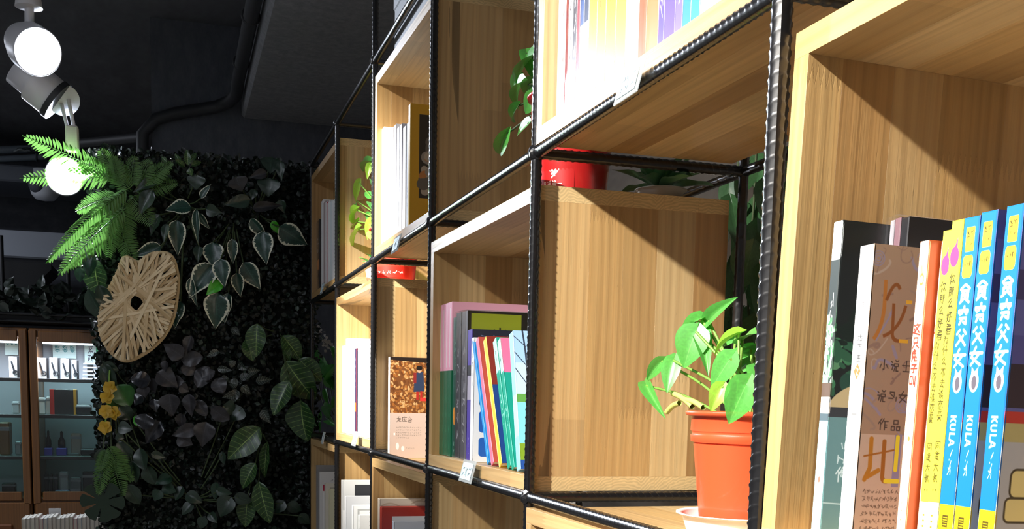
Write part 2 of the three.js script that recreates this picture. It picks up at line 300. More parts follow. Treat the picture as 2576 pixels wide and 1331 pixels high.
// --- right box: base of the books
const RB = 1.4 + BAR_R + THK + 0.0006;
{
  const r = rng(77);
  const blueSpine = spineTex('#0f6cc0', (g, w, h) => {
    g.scale(1, 0.91);
    g.fillStyle = '#f4c92e'; g.beginPath(); g.roundRect(22, 24, 54, 58, 5); g.fill(); g.beginPath(); g.roundRect(16, 90, 62, 54, 14); g.fill();
    scribbles(g, r, 28, 32, 2, 18, 22, '#3c3212', false); scribbles(g, r, 32, 56, 2, 14, 20, '#3c3212', false); scribbles(g, r, 22, 104, 3, 16, 17, '#2a220a', false);
    column(g, '贫穷父女', 8, 158, 46, 51, '#f4fafc', 0.15, 1.7);
    g.fillStyle = '#fdfdfd'; g.beginPath(); g.ellipse(48, 394, 28, 25, 0, 0, 7); g.fill(); g.fillStyle = '#55505a'; g.beginPath(); g.ellipse(48, 396, 15, 17, 0, 0, 7); g.fill(); g.fillStyle = '#c9a9dc'; g.beginPath(); g.moveTo(28, 358); g.lineTo(48, 370); g.lineTo(68, 358); g.lineTo(68, 378); g.lineTo(48, 370); g.lineTo(28, 378); g.fill();
    g.save(); g.translate(26, 470); g.rotate(Math.PI / 2); g.fillStyle = '#eef8ff'; g.font = 'bold 52px sans-serif'; g.fillText('KULA', 0, 0, 78); g.restore();
    g.strokeStyle = '#e3f2ff'; g.lineWidth = 4; g.beginPath(); g.moveTo(56, 556); g.lineTo(44, 572); g.stroke(); scribbles(g, r, 34, 578, 2, 24, 17, '#e3f2ff');
    g.fillStyle = '#ecc814'; g.fillRect(0, 690, w, 160); g.fillStyle = '#4c3f0a'; g.fillRect(30, 716, 34, 30); g.fillStyle = '#ecc814'; for (let k = 0; k < 4; k++) g.fillRect(34, 721 + k * 6, 26, 2);
  }, 96, 768);
  const sofaCover = coverTex('#5a5c98', (g, w, h) => {
    for (let i = 0; i < 5; i++) for (let k = 0; k < 8; k++) { g.fillStyle = ['#4f4f8c', '#6468a8', '#403c66', '#7479b4'][(i * 3 + k) % 4]; g.fillRect(k * 50 + (i % 2) * 24, i * 44, 46, 40); }
    g.fillStyle = '#332c38'; g.fillRect(0, 215, w, 60); g.fillStyle = '#b03a34'; g.fillRect(0, 280, w, 16); g.fillStyle = '#a8a070'; g.fillRect(0, 296, w, 26);
    g.fillStyle = '#a3a6ac'; g.fillRect(0, 322, w, 150);
    for (const [x, y] of [[20, 360], [150, 372], [280, 360]]) { g.fillStyle = '#c9bd84'; g.strokeStyle = '#3a3428'; g.lineWidth = 3; g.beginPath(); g.roundRect(x, y, 100, 40, 10); g.fill(); g.stroke(); g.beginPath(); g.roundRect(x - 6, y + 40, 112, 34, 8); g.fill(); g.stroke(); }
    g.fillStyle = '#ecc814'; g.fillRect(0, 480, w, 32);
  });
  for (const [x, z, h, k] of [[0.7345, -0.010, 0.1925, 'first'], [0.7478, -0.010, 0.1935, 'second'], [0.768, -0.009, 0.1935, 'third']])
    book(`blue paperback with white title and yellow foot band, ${k} blue spine from the yellow books`, { x, y: RB + 0.0015, z: z + 0.005, tilt: -0.025, t: 0.0125, h, d: 0.145, cover: '#0f6cc0', spine: blueSpine, front: sofaCover, group: 'blue paperbacks in the right box' });
  const yellowSpine = spineTex('#f0e23c', (g, w, h) => {
    g.scale(1, 0.95);
    g.fillStyle = '#e23a74'; g.beginPath(); g.ellipse(48, 84, 36, 24, 0, 0, 7); g.fill(); g.beginPath(); g.moveTo(40, 66); g.lineTo(66, 40); g.lineTo(66, 70); g.fill();
    column(g, '你那么好看', 22, 122, 26, 29, '#3c360a', 0.12, 2); column(g, '为什么不去谈恋爱', 14, 264, 23, 25.5, '#4a430c', 0.12, 2);
    column(g, '同道大叔', 24, 512, 22, 26, '#4a430c', 0.12, 2); g.fillStyle = '#4a430c'; g.fillRect(34, 628, 8, 5); g.fillRect(56, 628, 8, 5); g.fillStyle = '#fbf7ea'; g.fillRect(0, 660, w, 160); g.fillStyle = '#8a7d1c'; for (let k = 0; k < 4; k++) g.fillRect(40, 690 + k * 14, 16, 5);
  });
  const yellowCover = coverTex('#f0e23c', (g) => { g.fillStyle = '#e23a74'; g.beginPath(); g.ellipse(190, 130, 60, 40, 0, 0, 7); g.fill(); });
  book('yellow paperback with pink glasses on the spine, next to the orange book', { x: 0.7148, y: RB + 0.0015, z: -0.007, tilt: -0.025, t: 0.0092, h: 0.1885, d: 0.145, cover: '#f0e23c', spine: yellowSpine, front: yellowCover, group: 'yellow paperbacks in the right box' });
  book('yellow paperback with pink glasses on the spine, next to the blue books', { x: 0.7244, y: RB + 0.0015, z: -0.005, tilt: -0.025, t: 0.0096, h: 0.1925, d: 0.145, cover: '#f0e23c', spine: yellowSpine, front: yellowCover, group: 'yellow paperbacks in the right box' });
  const creamSpine = spineTex('#f3e3bf', (g, w, h) => { g.strokeStyle = '#b4783a'; g.lineWidth = 6; g.beginPath(); g.ellipse(54, 92, 22, 12, 0, 0, 7); g.stroke(); g.beginPath(); g.moveTo(56, 80); g.lineTo(44, 58); g.stroke(); scribbles(g, r, 22, 116, 3, 14, 20, '#b98a52', false); column(g, '这只兔子叫', 8, 196, 30, 31, '#a8301c', 0.14, 2.6); scribbles(g, r, 30, 362, 2, 26, 30, '#c9a06a'); g.fillStyle = '#8d7a3c'; g.beginPath(); g.ellipse(60, 476, 12, 6, 0, 0, 7); g.fill(); scribbles(g, r, 36, 620, 3, 18, 22, '#a85a2a'); });
  const orangeCover = coverTex('#c0562c', (g, w, h) => { g.fillStyle = '#4b1f16'; g.fillRect(0, 470, w, 42); });
  book('cream spined book with red title and a rust orange cover', { x: 0.6962, y: RB + 0.0015, z: -0.006, tilt: -0.025, t: 0.0082, h: 0.185, d: 0.14, cover: '#c0562c', spine: creamSpine, front: orangeCover, group: 'rust orange books in the right box' });
  book('cream spined book with rust cover, squeezed against the yellow paperbacks', { x: 0.7062, y: RB + 0.0015, z: -0.013, tilt: -0.025, t: 0.008, h: 0.1845, d: 0.14, cover: '#c0562c', spine: creamSpine, front: orangeCover, group: 'rust orange books in the right box' });
  // white spine with a brown patterned cover
  const whiteSpine = spineTex('#f3f3f1', (g, w, h) => { column(g, '龙', 38, 138, 20, 40, '#6b6b6b', 0.1, 1.6); scribbles(g, r, 34, 166, 3, 9, 11, '#8a8a8a', false); column(g, '马', 38, 178, 20, 40, '#6b6b6b', 0.1, 1.6); scribbles(g, r, 30, 204, 4, 8, 10, '#8a8a8a', false); column(g, '地下室', 34, 222, 22, 25, '#4d4d4d', 0.11, 1.5); g.fillStyle = '#8a6a3a'; g.beginPath(); g.moveTo(48, 298); g.lineTo(72, 318); g.lineTo(48, 340); g.lineTo(24, 318); g.fill(); g.strokeStyle = '#e8d8b0'; g.lineWidth = 4; g.beginPath(); g.moveTo(42, 310); g.lineTo(54, 314); g.lineTo(44, 326); g.lineTo(56, 328); g.stroke(); scribbles(g, r, 22, 352, 4, 12, 13, '#777777', false); g.fillStyle = '#777'; g.fillRect(34, 426, 34, 4); });
  const brownCover = coverTex('#a58a72', (g, w, h) => {
    const q = rng(5); for (let i = 0; i < 110; i++) { g.strokeStyle = ['#93796a', '#9a8474', '#b3a08e', '#968a98', '#8a7264'][i % 5]; g.lineWidth = 1.5 + q() * 4; g.beginPath(); const x = q() * w, y = q() * 320; g.moveTo(x, y); g.bezierCurveTo(x + q() * 60 - 30, y + q() * 60 - 30, x + q() * 80 - 40, y + q() * 80 - 40, x + q() * 90 - 45, y + q() * 90 - 45); g.stroke(); }
    for (let i = 0; i < 16; i++) { g.strokeStyle = '#94899a'; g.lineWidth = 2; const x = q() * w, y = q() * 300; for (const k of [4, 8, 12]) { g.beginPath(); g.ellipse(x, y, k, k, 0, 0, 7); g.stroke(); } }
    g.lineCap = 'butt'; g.strokeStyle = '#b4763a'; g.lineWidth = 7; g.beginPath(); g.moveTo(27, 58); g.lineTo(28, 104); g.quadraticCurveTo(27, 138, 12, 158); g.stroke(); g.strokeStyle = '#8a5630'; g.lineWidth = 6; g.beginPath(); g.moveTo(31, 92); g.quadraticCurveTo(46, 50, 56, 72); g.stroke(); g.beginPath(); g.moveTo(46, 96); g.lineTo(48, 148); g.quadraticCurveTo(50, 160, 66, 158); g.stroke(); g.beginPath(); g.moveTo(70, 98); g.quadraticCurveTo(62, 140, 30, 152); g.stroke(); g.strokeStyle = '#e0aa3a'; g.beginPath(); g.moveTo(62, 158); g.lineTo(80, 158); g.moveTo(70, 92); g.lineTo(82, 92); g.stroke();
    [...'小说士'].forEach((c, i) => glyph(g, c, 26 + i * 22, 190, 20, '#4f443c', 0.1)); [...'说马女'].forEach((c, i) => glyph(g, c, 26 + i * 22, 242, 21, '#4f443c', 0.1)); [...'作品'].forEach((c, i) => glyph(g, c, 34 + i * 24, 290, 21, '#4f443c', 0.1));
    g.fillStyle = '#c4ac97'; g.fillRect(0, 318, w, 194); g.fillStyle = '#8f86a0'; g.fillRect(70, 318, 14, 90);
    g.strokeStyle = '#b47a2e'; g.lineWidth = 8; g.beginPath(); g.moveTo(24, 326); g.lineTo(25, 376); g.lineTo(16, 396); g.moveTo(20, 392); g.lineTo(42, 380); g.stroke(); g.strokeStyle = '#a0662c'; g.beginPath(); g.moveTo(50, 330); g.lineTo(51, 392); g.quadraticCurveTo(53, 400, 62, 398); g.stroke(); g.lineWidth = 3; g.beginPath(); g.moveTo(12, 356); g.lineTo(70, 344); g.stroke(); g.strokeStyle = '#e6d23a'; g.lineWidth = 8; g.beginPath(); g.moveTo(76, 322); g.lineTo(76, 378); g.moveTo(58, 398); g.lineTo(82, 398); g.stroke();
    for (let k = 0; k < 6; k++) scribbles(g, q, 14, 412 + k * 13, 9, 8, 8, '#5c4c40', false);
  }, 384, 512);
  book('white spined paperback with a brown swirling cover and orange lettering', { x: 0.638, y: RB + 0.0015, z: -0.005, tilt: -0.025, t: 0.0148, h: 0.1895, d: 0.145, cover: '#f3f3f1', spine: whiteSpine, front: brownCover });
  const jungleSpine = spineTex('#343c3c', (g, w, h) => { g.fillStyle = '#e4eeee'; g.beginPath(); g.roundRect(0, 0, w, 92, 10); g.fill(); for (let i = 0; i < 70; i++) { g.fillStyle = ['#7fb68a', '#9fd0a8', '#4f7f5c', '#d5e8d8'][i % 4]; g.beginPath(); g.ellipse(r() * w, 236 + r() * 150, 4 + r() * 18, 3 + r() * 10, r() * 3, 0, 7); g.fill(); } g.fillStyle = '#5a4a40'; g.fillRect(0, 386, w, 50); g.fillStyle = '#eadfd2'; g.fillRect(0, 420, w, 44); g.fillStyle = '#4a5a62'; g.fillRect(0, 460, w, 18); g.fillStyle = '#a9e4ea'; g.fillRect(0, 478, w, 290); scribbles(g, r, 24, 166, 3, 40, 44, '#f2f6f4'); g.fillStyle = '#e26a5a'; g.beginPath(); g.ellipse(52, 622, 12, 8, 0, 0, 7); g.fill(); });
  const jungleCover = coverTex('#181d1c', (g, w, h) => { const q = rng(8); for (let i = 0; i < 220; i++) { g.fillStyle = ['#2e5a40', '#3f7a52', '#24483a', '#5b8a62', '#12201a'][i % 5]; g.beginPath(); g.ellipse(q() * w, 140 + q() * 140, 4 + q() * 18, 4 + q() * 14, q() * 3, 0, 7); g.fill(); } g.fillStyle = '#c9b184'; g.beginPath(); g.ellipse(40, 282, 44, 20, -0.4, 0, 7); g.fill(); g.fillStyle = '#3a3a3e'; g.fillRect(0, 296, w, 18); g.fillStyle = '#6f9494'; g.fillRect(0, 312, w, 200); scribbles(g, q, 24, 350, 3, 16, 22, '#e4f2f0'); glyph(g, '作', 22, 392, 26, '#e8f4f2', 0.1); g.strokeStyle = '#cfe2e0'; g.lineWidth = 2; g.beginPath(); g.moveTo(0, 452); g.lineTo(90, 456); g.stroke(); });
  book('dark jungle pictured book with a pale cyan spine foot, against the box side', { x: 0.606, y: RB + 0.0015, z: -0.005, tilt: -0.025, t: 0.0104, h: 0.209, d: 0.15, cover: '#2f3a38', spine: jungleSpine, front: jungleCover });
  for (const [x, t, c, lab, h] of [[0.6175, 0.0045, '#8d8a90', 'grey thin wrapped book behind the white spined paperback', 0.2105], [0.6225, 0.0062, '#6b5058', 'mauve wrapped book behind the white spined paperback', 0.2112], [0.6292, 0.008, '#16161a', 'black wrapped book behind the white spined paperback', 0.2105]])
    book(lab, { x, y: RB + 0.0015, z: -0.040, tilt: -0.025, t, h, d: 0.16, cover: c, wrap: c !== '#16161a', group: 'dark wrapped books in the right box' });
}

// generic row of books: list of [width mm, height m, cover colour, label, options]
function row(x0, y, z, list, group) { let x = x0; const out = []; for (const [mm, h, c, label, o = {}] of list) { out.push(book(label, { x, y, z: z + (o.dz ?? 0), t: mm / 1000, h, d: o.d ?? 0.165, cover: c, group, ...o })); x += mm / 1000 + (o.gap ?? 0.0006); } return out; }
const marks = (bg, ink, seed, y0 = 120, n = 6, size = 46) => spineTex(bg, (g) => { const q = rng(seed); scribbles(g, q, 24, y0, n, size, size * 1.25, ink); }, 96, 512);

// --- box above the pothos: wrapped and bright books
row(0.030, 1.8 + BAR_R + THK + 0.0006, -0.012, [
  [13, 0.245, '#c9ccd2', 'silver grey wrapped book at the end of the yellow book row', { spine: marks('#c9ccd2', '#f7f7fb', 1), wrap: true }],
  [12, 0.25, '#b9bcc4', 'pale silver wrapped book beside the dark red spine', { spine: marks('#b9bcc4', '#8a8d95', 2), wrap: true }],
  [9, 0.235, '#7c1c26', 'dark red thin spine between silver and black books'],
  [13, 0.225, '#d8d8dc', 'white wrapped book between dark red and black spines', { spine: marks('#d8d8dc', '#4a4a52', 3), wrap: true }],
  [12, 0.24, '#1d1d24', 'black spine with white marks next to a maroon spine', { spine: marks('#1d1d24', '#d8d8e0', 4), wrap: true }],
  [9, 0.24, '#8e2430', 'maroon spine next to the blue books'],
  [12, 0.25, '#2a4a86', 'blue spine with a pale cyan foot, beside maroon', { spine: spineTex('#2a4a86', (g, w, h) => { g.fillStyle = '#bfe4e8'; g.fillRect(0, h * 0.66, w, h); scribbles(g, rng(6), 24, 60, 5, 44, 60, '#dfe8ff'); }), wrap: true }],
  [14, 0.25, '#345a9c', 'brighter blue spine with a pale cyan foot, beside yellow', { spine: spineTex('#345a9c', (g, w, h) => { g.fillStyle = '#c9ecee'; g.fillRect(0, h * 0.66, w, h); g.fillStyle = '#22304e'; g.fillRect(0, h * 0.5, w, h * 0.16); }) }],
  [24, 0.26, '#f2a81e', 'golden yellow thick book, first of the yellow spines beside blue', { spine: marks('#f2a81e', '#e08c10', 7, 60) }],
  [24, 0.26, '#f2bd1e', 'yellow book with small dark title, second of the yellow spines', { spine: marks('#f2c01e', '#8a6410', 8, 220, 5, 26) }],
  [26, 0.26, '#f4cf22', 'bright yellow book with small dark title, third of the yellow spines', { spine: marks('#f4cf22', '#8a6410', 9, 260, 5, 26) }],
  [26, 0.26, '#f4d832', 'lemon yellow book next to the white spines, last yellow one', { spine: marks('#f4d832', '#a87a10', 10, 240, 4, 24) }],
  [15, 0.25, '#f4f4f2', 'white spine between yellow and purple topped books'],
  [14, 0.25, '#f0f0f4', 'white spine with a purple head, beside the brown book', { spine: spineTex('#f0f0f4', (g, w, h) => { g.fillStyle = '#3c2f6e'; g.fillRect(0, 0, w, h * 0.55); }) }],
  [18, 0.25, '#9c5a36', 'pinkish brown wrapped book beside white', { wrap: true }],
  [26, 0.25, '#b4703e', 'tan brown book with a black head band', { spine: spineTex('#b4703e', (g, w, h) => { g.fillStyle = '#1c1414'; g.fillRect(0, 0, w, h * 0.5); }) }],
  [12, 0.25, '#4c3a9a', 'violet spine with white dotted title beside tan', { spine: marks('#4c3a9a', '#e8e4ff', 12) }],
  [22, 0.25, '#5a46b0', 'plain violet spine between dotted spines'],
  [14, 0.25, '#6a5cc0', 'light violet spine with white dots', { spine: marks('#6a5cc0', '#ffffff', 13) }],
  [16, 0.25, '#2a7a96', 'teal spine beside violet', { spine: marks('#2a7a96', '#cfeef4', 14) }],
  [16, 0.25, '#2f86a0', 'brighter teal spine beside the white books', { spine: marks('#2f86a0', '#d8f4f8', 15) }],
  [22, 0.25, '#f4f4f4', 'white book beside teal, first white at the lit end'],
  [24, 0.25, '#f2f2ee', 'white book in the middle of the lit end'],
  [24, 0.25, '#f6f6f6', 'white book last at the lit end'],
], 'books in the box above the pothos');

// --- box with pink and green books
{
  const y = RB, G = 'books in the pink and green box';
  const pg = spineTex('#d99ab0', (g, w, h) => { g.fillStyle = '#0e5a3c'; g.fillRect(0, h * 0.44, w, h); g.fillStyle = '#cfe8da'; g.fillRect(40, 20, 10, h * 0.38); scribbles(g, rng(3), 30, h * 0.6, 4, 30, 50, '#2f8a64'); }, 96, 512);
  const pgCover = coverTex('#dba0b4', (g, w, h) => { g.fillStyle = '#0e5a3c'; g.fillRect(0, h * 0.44, w, h); });
  let x = -0.525; for (const [k, lab] of ['against the box side', 'second from the box side', 'third from the box side', 'beside the dark green book'].entries()) { book(`pink and green wrapped book ${lab}`, { x, y, z: -0.010, t: 0.0205, h: 0.241, d: 0.20, cover: '#dba0b4', spine: pg, front: pgCover, group: 'pink and green books' }); x += 0.0212; }
  book('dark green book with pale title and an orange spot', { x: -0.4385, y, z: -0.012, t: 0.025, h: 0.216, d: 0.17, cover: '#0f4a3a', spine: spineTex('#0f4a3a', (g, w, h) => { scribbles(g, rng(9), 34, 120, 5, 30, 42, '#9cc8b8'); g.fillStyle = '#d88a2a'; g.beginPath(); g.ellipse(50, 540, 30, 50, 0, 0, 7); g.fill(); scribbles(g, rng(10), 34, 680, 2, 26, 40, '#9cc8b8'); }), group: G });
  book('crinkly plastic wrapped grey book beside dark green', { x: -0.411, y, z: -0.010, t: 0.030, h: 0.221, d: 0.17, cover: '#3c3b40', spine: marks('#3c3b40', '#8a8a90', 17), wrap: true, group: G });
  book('crinkly plastic wrapped book with an olive and black cover', { x: -0.376, y, z: -0.010, t: 0.032, h: 0.2205, d: 0.20, cover: '#56555c', spine: marks('#56555c', '#9a9aa2', 18), wrap: true, group: G,
    front: coverTex('#15150f', (g, w, h) => { g.fillStyle = '#7f8a1c'; g.fillRect(10, 8, 150, 150); g.strokeStyle = '#22240a'; g.lineWidth = 5; for (let i = 0; i < 8; i++) { g.beginPath(); g.moveTo(96, 80); g.lineTo(96 + Math.cos(i * 0.785) * 26, 80 + Math.sin(i * 0.785) * 26); g.stroke(); } }) });
  book('purple spined book with a black and grey band', { x: -0.340, y, z: -0.010, t: 0.024, h: 0.192, d: 0.19, cover: '#1c2030', spine: spineTex('#4a3c92', (g, w, h) => { g.fillStyle = '#2a2a30'; g.fillRect(0, h * 0.27, w, 60); g.fillStyle = '#9a96a8'; g.fillRect(0, h * 0.35, w, 140); scribbles(g, rng(21), 30, 620, 3, 30, 40, '#8a80c8'); }), group: G, front: coverTex('#1c2030', (g, w, h) => { scribbles(g, rng(4), 20, 20, 10, 26, 34, '#55607a', false); }) });
  book('white spined picture book with blue and black panels', { x: -0.312, y, z: -0.008, t: 0.014, h: 0.179, d: 0.17, cover: '#e8e8e8', group: G, spine: spineTex('#e4e6e8', (g, w, h) => { scribbles(g, rng(31), 26, 90, 4, 40, 56, '#555'); }), front: coverTex('#eceeee', (g, w, h) => { g.fillStyle = '#2a62b8'; g.beginPath(); g.roundRect(20, 300, 130, 90, 14); g.fill(); g.beginPath(); g.roundRect(20, 410, 130, 80, 14); g.fill(); g.fillStyle = '#15171c'; g.beginPath(); g.roundRect(20, 190, 130, 92, 14); g.fill(); g.beginPath(); g.roundRect(170, 190, 130, 92, 14); g.fill(); }) });
  const lean = (label, xb, t, h, deg, cover, o = {}) => book(label, { x: xb, y: y + 0.0005, z: -0.008, t, h, d: 0.15, cover, lean: deg * Math.PI / 180, group: 'leaning paperbacks', ...o });
  lean('sky blue thin book leaning behind the pink one', -0.2165, 0.009, 0.196, 28, '#2a8ad0');
  lean('pink leaning paperback beside the yellow one', -0.196, 0.013, 0.195, 28, '#d8708e', { front: coverTex('#a8483c', (g, w, h) => { g.fillStyle = '#e8dcd2'; g.fillRect(20, 150, 340, 120); }) });
  lean('yellow leaning paperback with a pale edge', -0.158, 0.015, 0.193, 28, '#d8b428', { spine: spineTex('#e0c040', (g, w, h) => { g.fillStyle = '#f4e88a'; g.fillRect(0, 0, 26, h); }), front: coverTex('#7a2a22', (g, w, h) => { g.fillStyle = '#1c3c7a'; g.fillRect(0, 200, w, 312); }) });
  const tealSpine = spineTex('#12907a', (g, w, h) => { g.fillStyle = '#a8e0d0'; g.fillRect(0, 0, w, h * 0.26); scribbles(g, rng(41), 30, 60, 2, 36, 46, '#1c3a34'); scribbles(g, rng(42), 34, 330, 5, 26, 40, '#d8fff2'); });
  lean('teal leaning paperback with a mint head, beside yellow', -0.118, 0.0145, 0.186, 26, '#12907a', { spine: tealSpine, group: 'teal leaning paperbacks' });
  lean('teal leaning paperback with a mint head, beside the tree picture', -0.0995, 0.012, 0.184, 25, '#12907a', { spine: tealSpine, group: 'teal leaning paperbacks', front: coverTex('#d86a8e', (g, w, h) => { g.fillStyle = '#12907a'; g.fillRect(0, 140, w, 400); }) });
  lean('pale blue book with bare trees on its cover, leaning last in the row', -0.0775, 0.017, 0.180, 15, '#7ab4dc', { d: 0.14, spine: spineTex('#8cc0e4', (g, w, h) => { g.fillStyle = '#a6d8e8'; g.fillRect(0, h * 0.46, w, h * 0.3); }), front: coverTex('#9ac0e8', (g, w, h) => {
    g.fillStyle = '#b8d4ee'; g.fillRect(0, 120, w, 130); g.strokeStyle = '#2a3648'; for (const [x, l] of [[40, 6], [110, 8], [180, 6], [260, 7], [330, 6]]) { g.lineWidth = l; g.beginPath(); g.moveTo(x, 260); g.quadraticCurveTo(x + 10, 140, x - 6, 0); g.stroke(); g.lineWidth = 3; for (let i = 0; i < 5; i++) { g.beginPath(); g.moveTo(x + 4, 60 + i * 36); g.lineTo(x + (i % 2 ? 46 : -40), 20 + i * 30); g.stroke(); } }
    g.fillStyle = '#5a9a48'; g.fillRect(0, 236, w, 30); g.fillStyle = '#7fd4e0'; g.fillRect(0, 268, w, 150); g.fillStyle = '#7a9a28'; g.fillRect(0, 418, w, 60); g.fillStyle = '#1c4a9a'; g.fillRect(0, 478, w, 34); }) });
}

// --- white magazines beside the yellow framed cover
{
  const y = 1.8 + BAR_R + THK + 0.0006, list = [], tones = ['#eef2f4', '#dfe8ee', '#f4f4f2', '#cfdce4', '#f0f0f0', '#e8e8ee', '#d4dae2', '#f4f2ee', '#dcdce6', '#f2f2f2', '#cdd3da', '#e4e8ec'];
  const where = ['against the box side', 'second from the box side', 'third from the box side', 'fourth from the box side', 'fifth from the box side', 'sixth from the box side', 'seventh from the box side', 'eighth from the box side', 'ninth from the box side', 'third before the yellow framed cover', 'second before the yellow framed cover', 'next to the yellow framed cover'];
  tones.forEach((c, i) => list.push([[26, 20, 24, 18, 26, 22, 18, 24, 20, 24, 18, 24][i], 0.236 - i * 0.0042 - (i * 7 % 5) * 0.0022, c, `white magazine ${where[i]}`, { spine: i % 3 === 1 ? marks(c, '#5a6aa8', 60 + i, 300, 3, 30) : undefined, gap: 0.002, dz: -(i * 5 % 4) * 0.002 }]));
  row(-1.066, y, -0.010, list, 'white magazines in the upper box');
  book('yellow bordered magazine with a dark rock picture window', { x: -0.772, y, z: -0.006, t: 0.016, h: 0.213, d: 0.185, cover: '#c8961a', spine: spineTex('#d8ac2a', () => { }), front: coverTex('#c8961a', (g, w, h) => { g.fillStyle = '#17181c'; g.fillRect(34, 42, 316, 350); const q = rng(12); for (let i = 0; i < 60; i++) { g.fillStyle = ['#8d8478', '#5c5650', '#a89a86', '#3c3a38', '#b0703a'][i % 5]; g.beginPath(); g.ellipse(50 + q() * 290, 130 + q() * 250, 8 + q() * 32, 6 + q() * 22, q() * 3, 0, 7); g.fill(); } g.fillStyle = '#17181c'; g.fillRect(34, 42, 316, 70); scribbles(g, q, 130, 440, 5, 14, 20, '#8a6410', false); }) });
  const gb = at(982, 78, 'z', -0.004);
  const o = thing('storage_box', 'light grey flat box lying on top of the magazine box behind the rail', 'box', [gb.x, 2.1672, -0.012]);
  part(o, 'box_body', chamferBox(0.36, 0.10, 0.2, 0.003), mat('#aeb4b8', 0.6), [0.18, 0.05, -0.1]);
  part(o, 'lid', chamferBox(0.364, 0.03, 0.204, 0.003), mat('#bcc2c6', 0.6), [0.18, 0.10, -0.1]);
}

// --- box next to the plant wall
row(-2.142, 1.8 + BAR_R + THK + 0.0006, -0.010, [
  [70, 0.205, '#141417', 'black book with an orange picture against the box side', { spine: spineTex('#141417', (g, w, h) => { g.fillStyle = '#c87a3a'; g.fillRect(10, h * 0.55, 76, 110); scribbles(g, rng(2), 20, 180, 3, 40, 60, '#d8d8d8'); }), wrap: true }],
  [40, 0.2, '#2b2a2e', 'dark charcoal book beside the black one'],
  [48, 0.247, '#efece8', 'thick white book beside the dark charcoal one'],
  [40, 0.236, '#b9a8a6', 'pinkish grey book between white ones'],
  [26, 0.23, '#e9e6e2', 'white book before the red spine'],
  [16, 0.226, '#c23440', 'thin red spine among white books'],
  [46, 0.222, '#f2f2f0', 'white book after the red spine'],
  [50, 0.216, '#e6eef0', 'pale blue white book nearest to the frame post'],
  [60, 0.21, '#f4f4f4', 'white book at the end by the open plant bay'],
], 'books in the box by the plant wall');

// --- brightly lit white books
row(-1.602, RB, -0.008, [
  [40, 0.22, '#f2f2f2', 'white book against the side of the lit box'],
  [22, 0.20, '#c9c9d6', 'pale lavender spine in the lit box', { gap: 0.003 }],
  [46, 0.235, '#f6f4f2', 'thick white book beside lavender in the lit box', { front: coverTex('#a9a6b4', () => { }), d: 0.2 }],
  [20, 0.2, '#e6dcc4', 'cream spine in the lit box'],
  [40, 0.205, '#f4f2ee', 'white book beside the cream spine'],
  [36, 0.2, '#f0f0f0', 'white book before the navy spine'],
  [16, 0.205, '#2c3658', 'navy spine with an orange foot', { spine: spineTex('#2c3658', (g, w, h) => { g.fillStyle = '#e07a2a'; g.fillRect(0, h * 0.62, w, 80); scribbles(g, rng(3), 28, 80, 5, 36, 60, '#ccd2ea'); }) }],
  [16, 0.205, '#6a2a3c', 'wine red spine beside navy'],
  [14, 0.2, '#24263a', 'black blue spine beside wine red'],
  [40, 0.21, '#f2f2f4', 'white book after the dark spines'],
  [44, 0.205, '#f4f4f0', 'white book second after the dark spines'],
  [44, 0.21, '#eeeef2', 'white book at the far end beside the post'],
  [36, 0.2, '#f4f4f4', 'white book behind the post in the lit box'],
], 'white books in the lit box');

// --- autumn leaf book standing in the open bay
{
  const f = coverTex('#d9c2b4', (g, w, h) => {
    g.fillStyle = '#7a4a26'; g.fillRect(0, 0, w, 300); const q = rng(14);
    for (let i = 0; i < 900; i++) { g.fillStyle = ['#b4783c', '#8f5526', '#c9965a', '#6a3c1c', '#a8662e', '#d6ab74'][i % 6]; g.beginPath(); g.ellipse(q() * w, q() * 296, 4 + q() * 9, 3 + q() * 5, q() * 3, 0, 7); g.fill(); }
    g.fillStyle = '#241a16'; g.beginPath(); g.moveTo(0, 0); g.lineTo(w, 0); g.lineTo(w, 36); g.lineTo(0, 14); g.fill();
    g.save(); g.translate(-86, 0); g.fillStyle = '#2f3d58'; g.beginPath(); g.moveTo(222, 78); g.lineTo(270, 70); g.lineTo(278, 170); g.lineTo(218, 174); g.fill(); g.fillStyle = '#8a2a28'; g.fillRect(216, 76, 16, 54); g.fillStyle = '#d8a888'; g.beginPath(); g.ellipse(248, 62, 12, 15, 0, 0, 7); g.fill(); g.fillStyle = '#1c1614'; g.beginPath(); g.ellipse(248, 52, 17, 12, 0, 0, 7); g.fill(); g.fillStyle = '#b02a24'; g.fillRect(232, 172, 14, 42); g.fillRect(254, 170, 12, 42); g.restore(); g.fillStyle = '#d83a34'; g.fillRect(168, 202, 60, 18);
    g.fillStyle = '#d9c2b4'; g.fillRect(0, 282, w, 230); [...'龙应台'].forEach((c, i) => glyph(g, c, 36 + i * 31, 300, 29, '#5a4a42', 0.09));
    for (let k = 0; k < 5; k++) scribbles(g, q, 36, 352 + k * 13, k === 4 ? 7 : 13, 8, 11, '#8a7a70', false);
    g.fillStyle = '#fff6f0'; g.beginPath(); g.ellipse(44, 452, 9, 18, 0, 0, 7); g.fill(); g.beginPath(); g.ellipse(74, 464, 9, 13, 0, 0, 7); g.fill(); g.fillRect(22, 384, 9, 12); scribbles(g, q, 90, 458, 5, 8, 10, '#9a8a80', false);
  });
  book('autumn leaf book with a child in blue on its cover, in the open bay', { x: -1.079, y: 1.3895, z: -0.030, t: 0.017, h: 0.212, d: 0.15, cover: '#e8dcd2', spine: plain('#ece6de'), front: f });
}

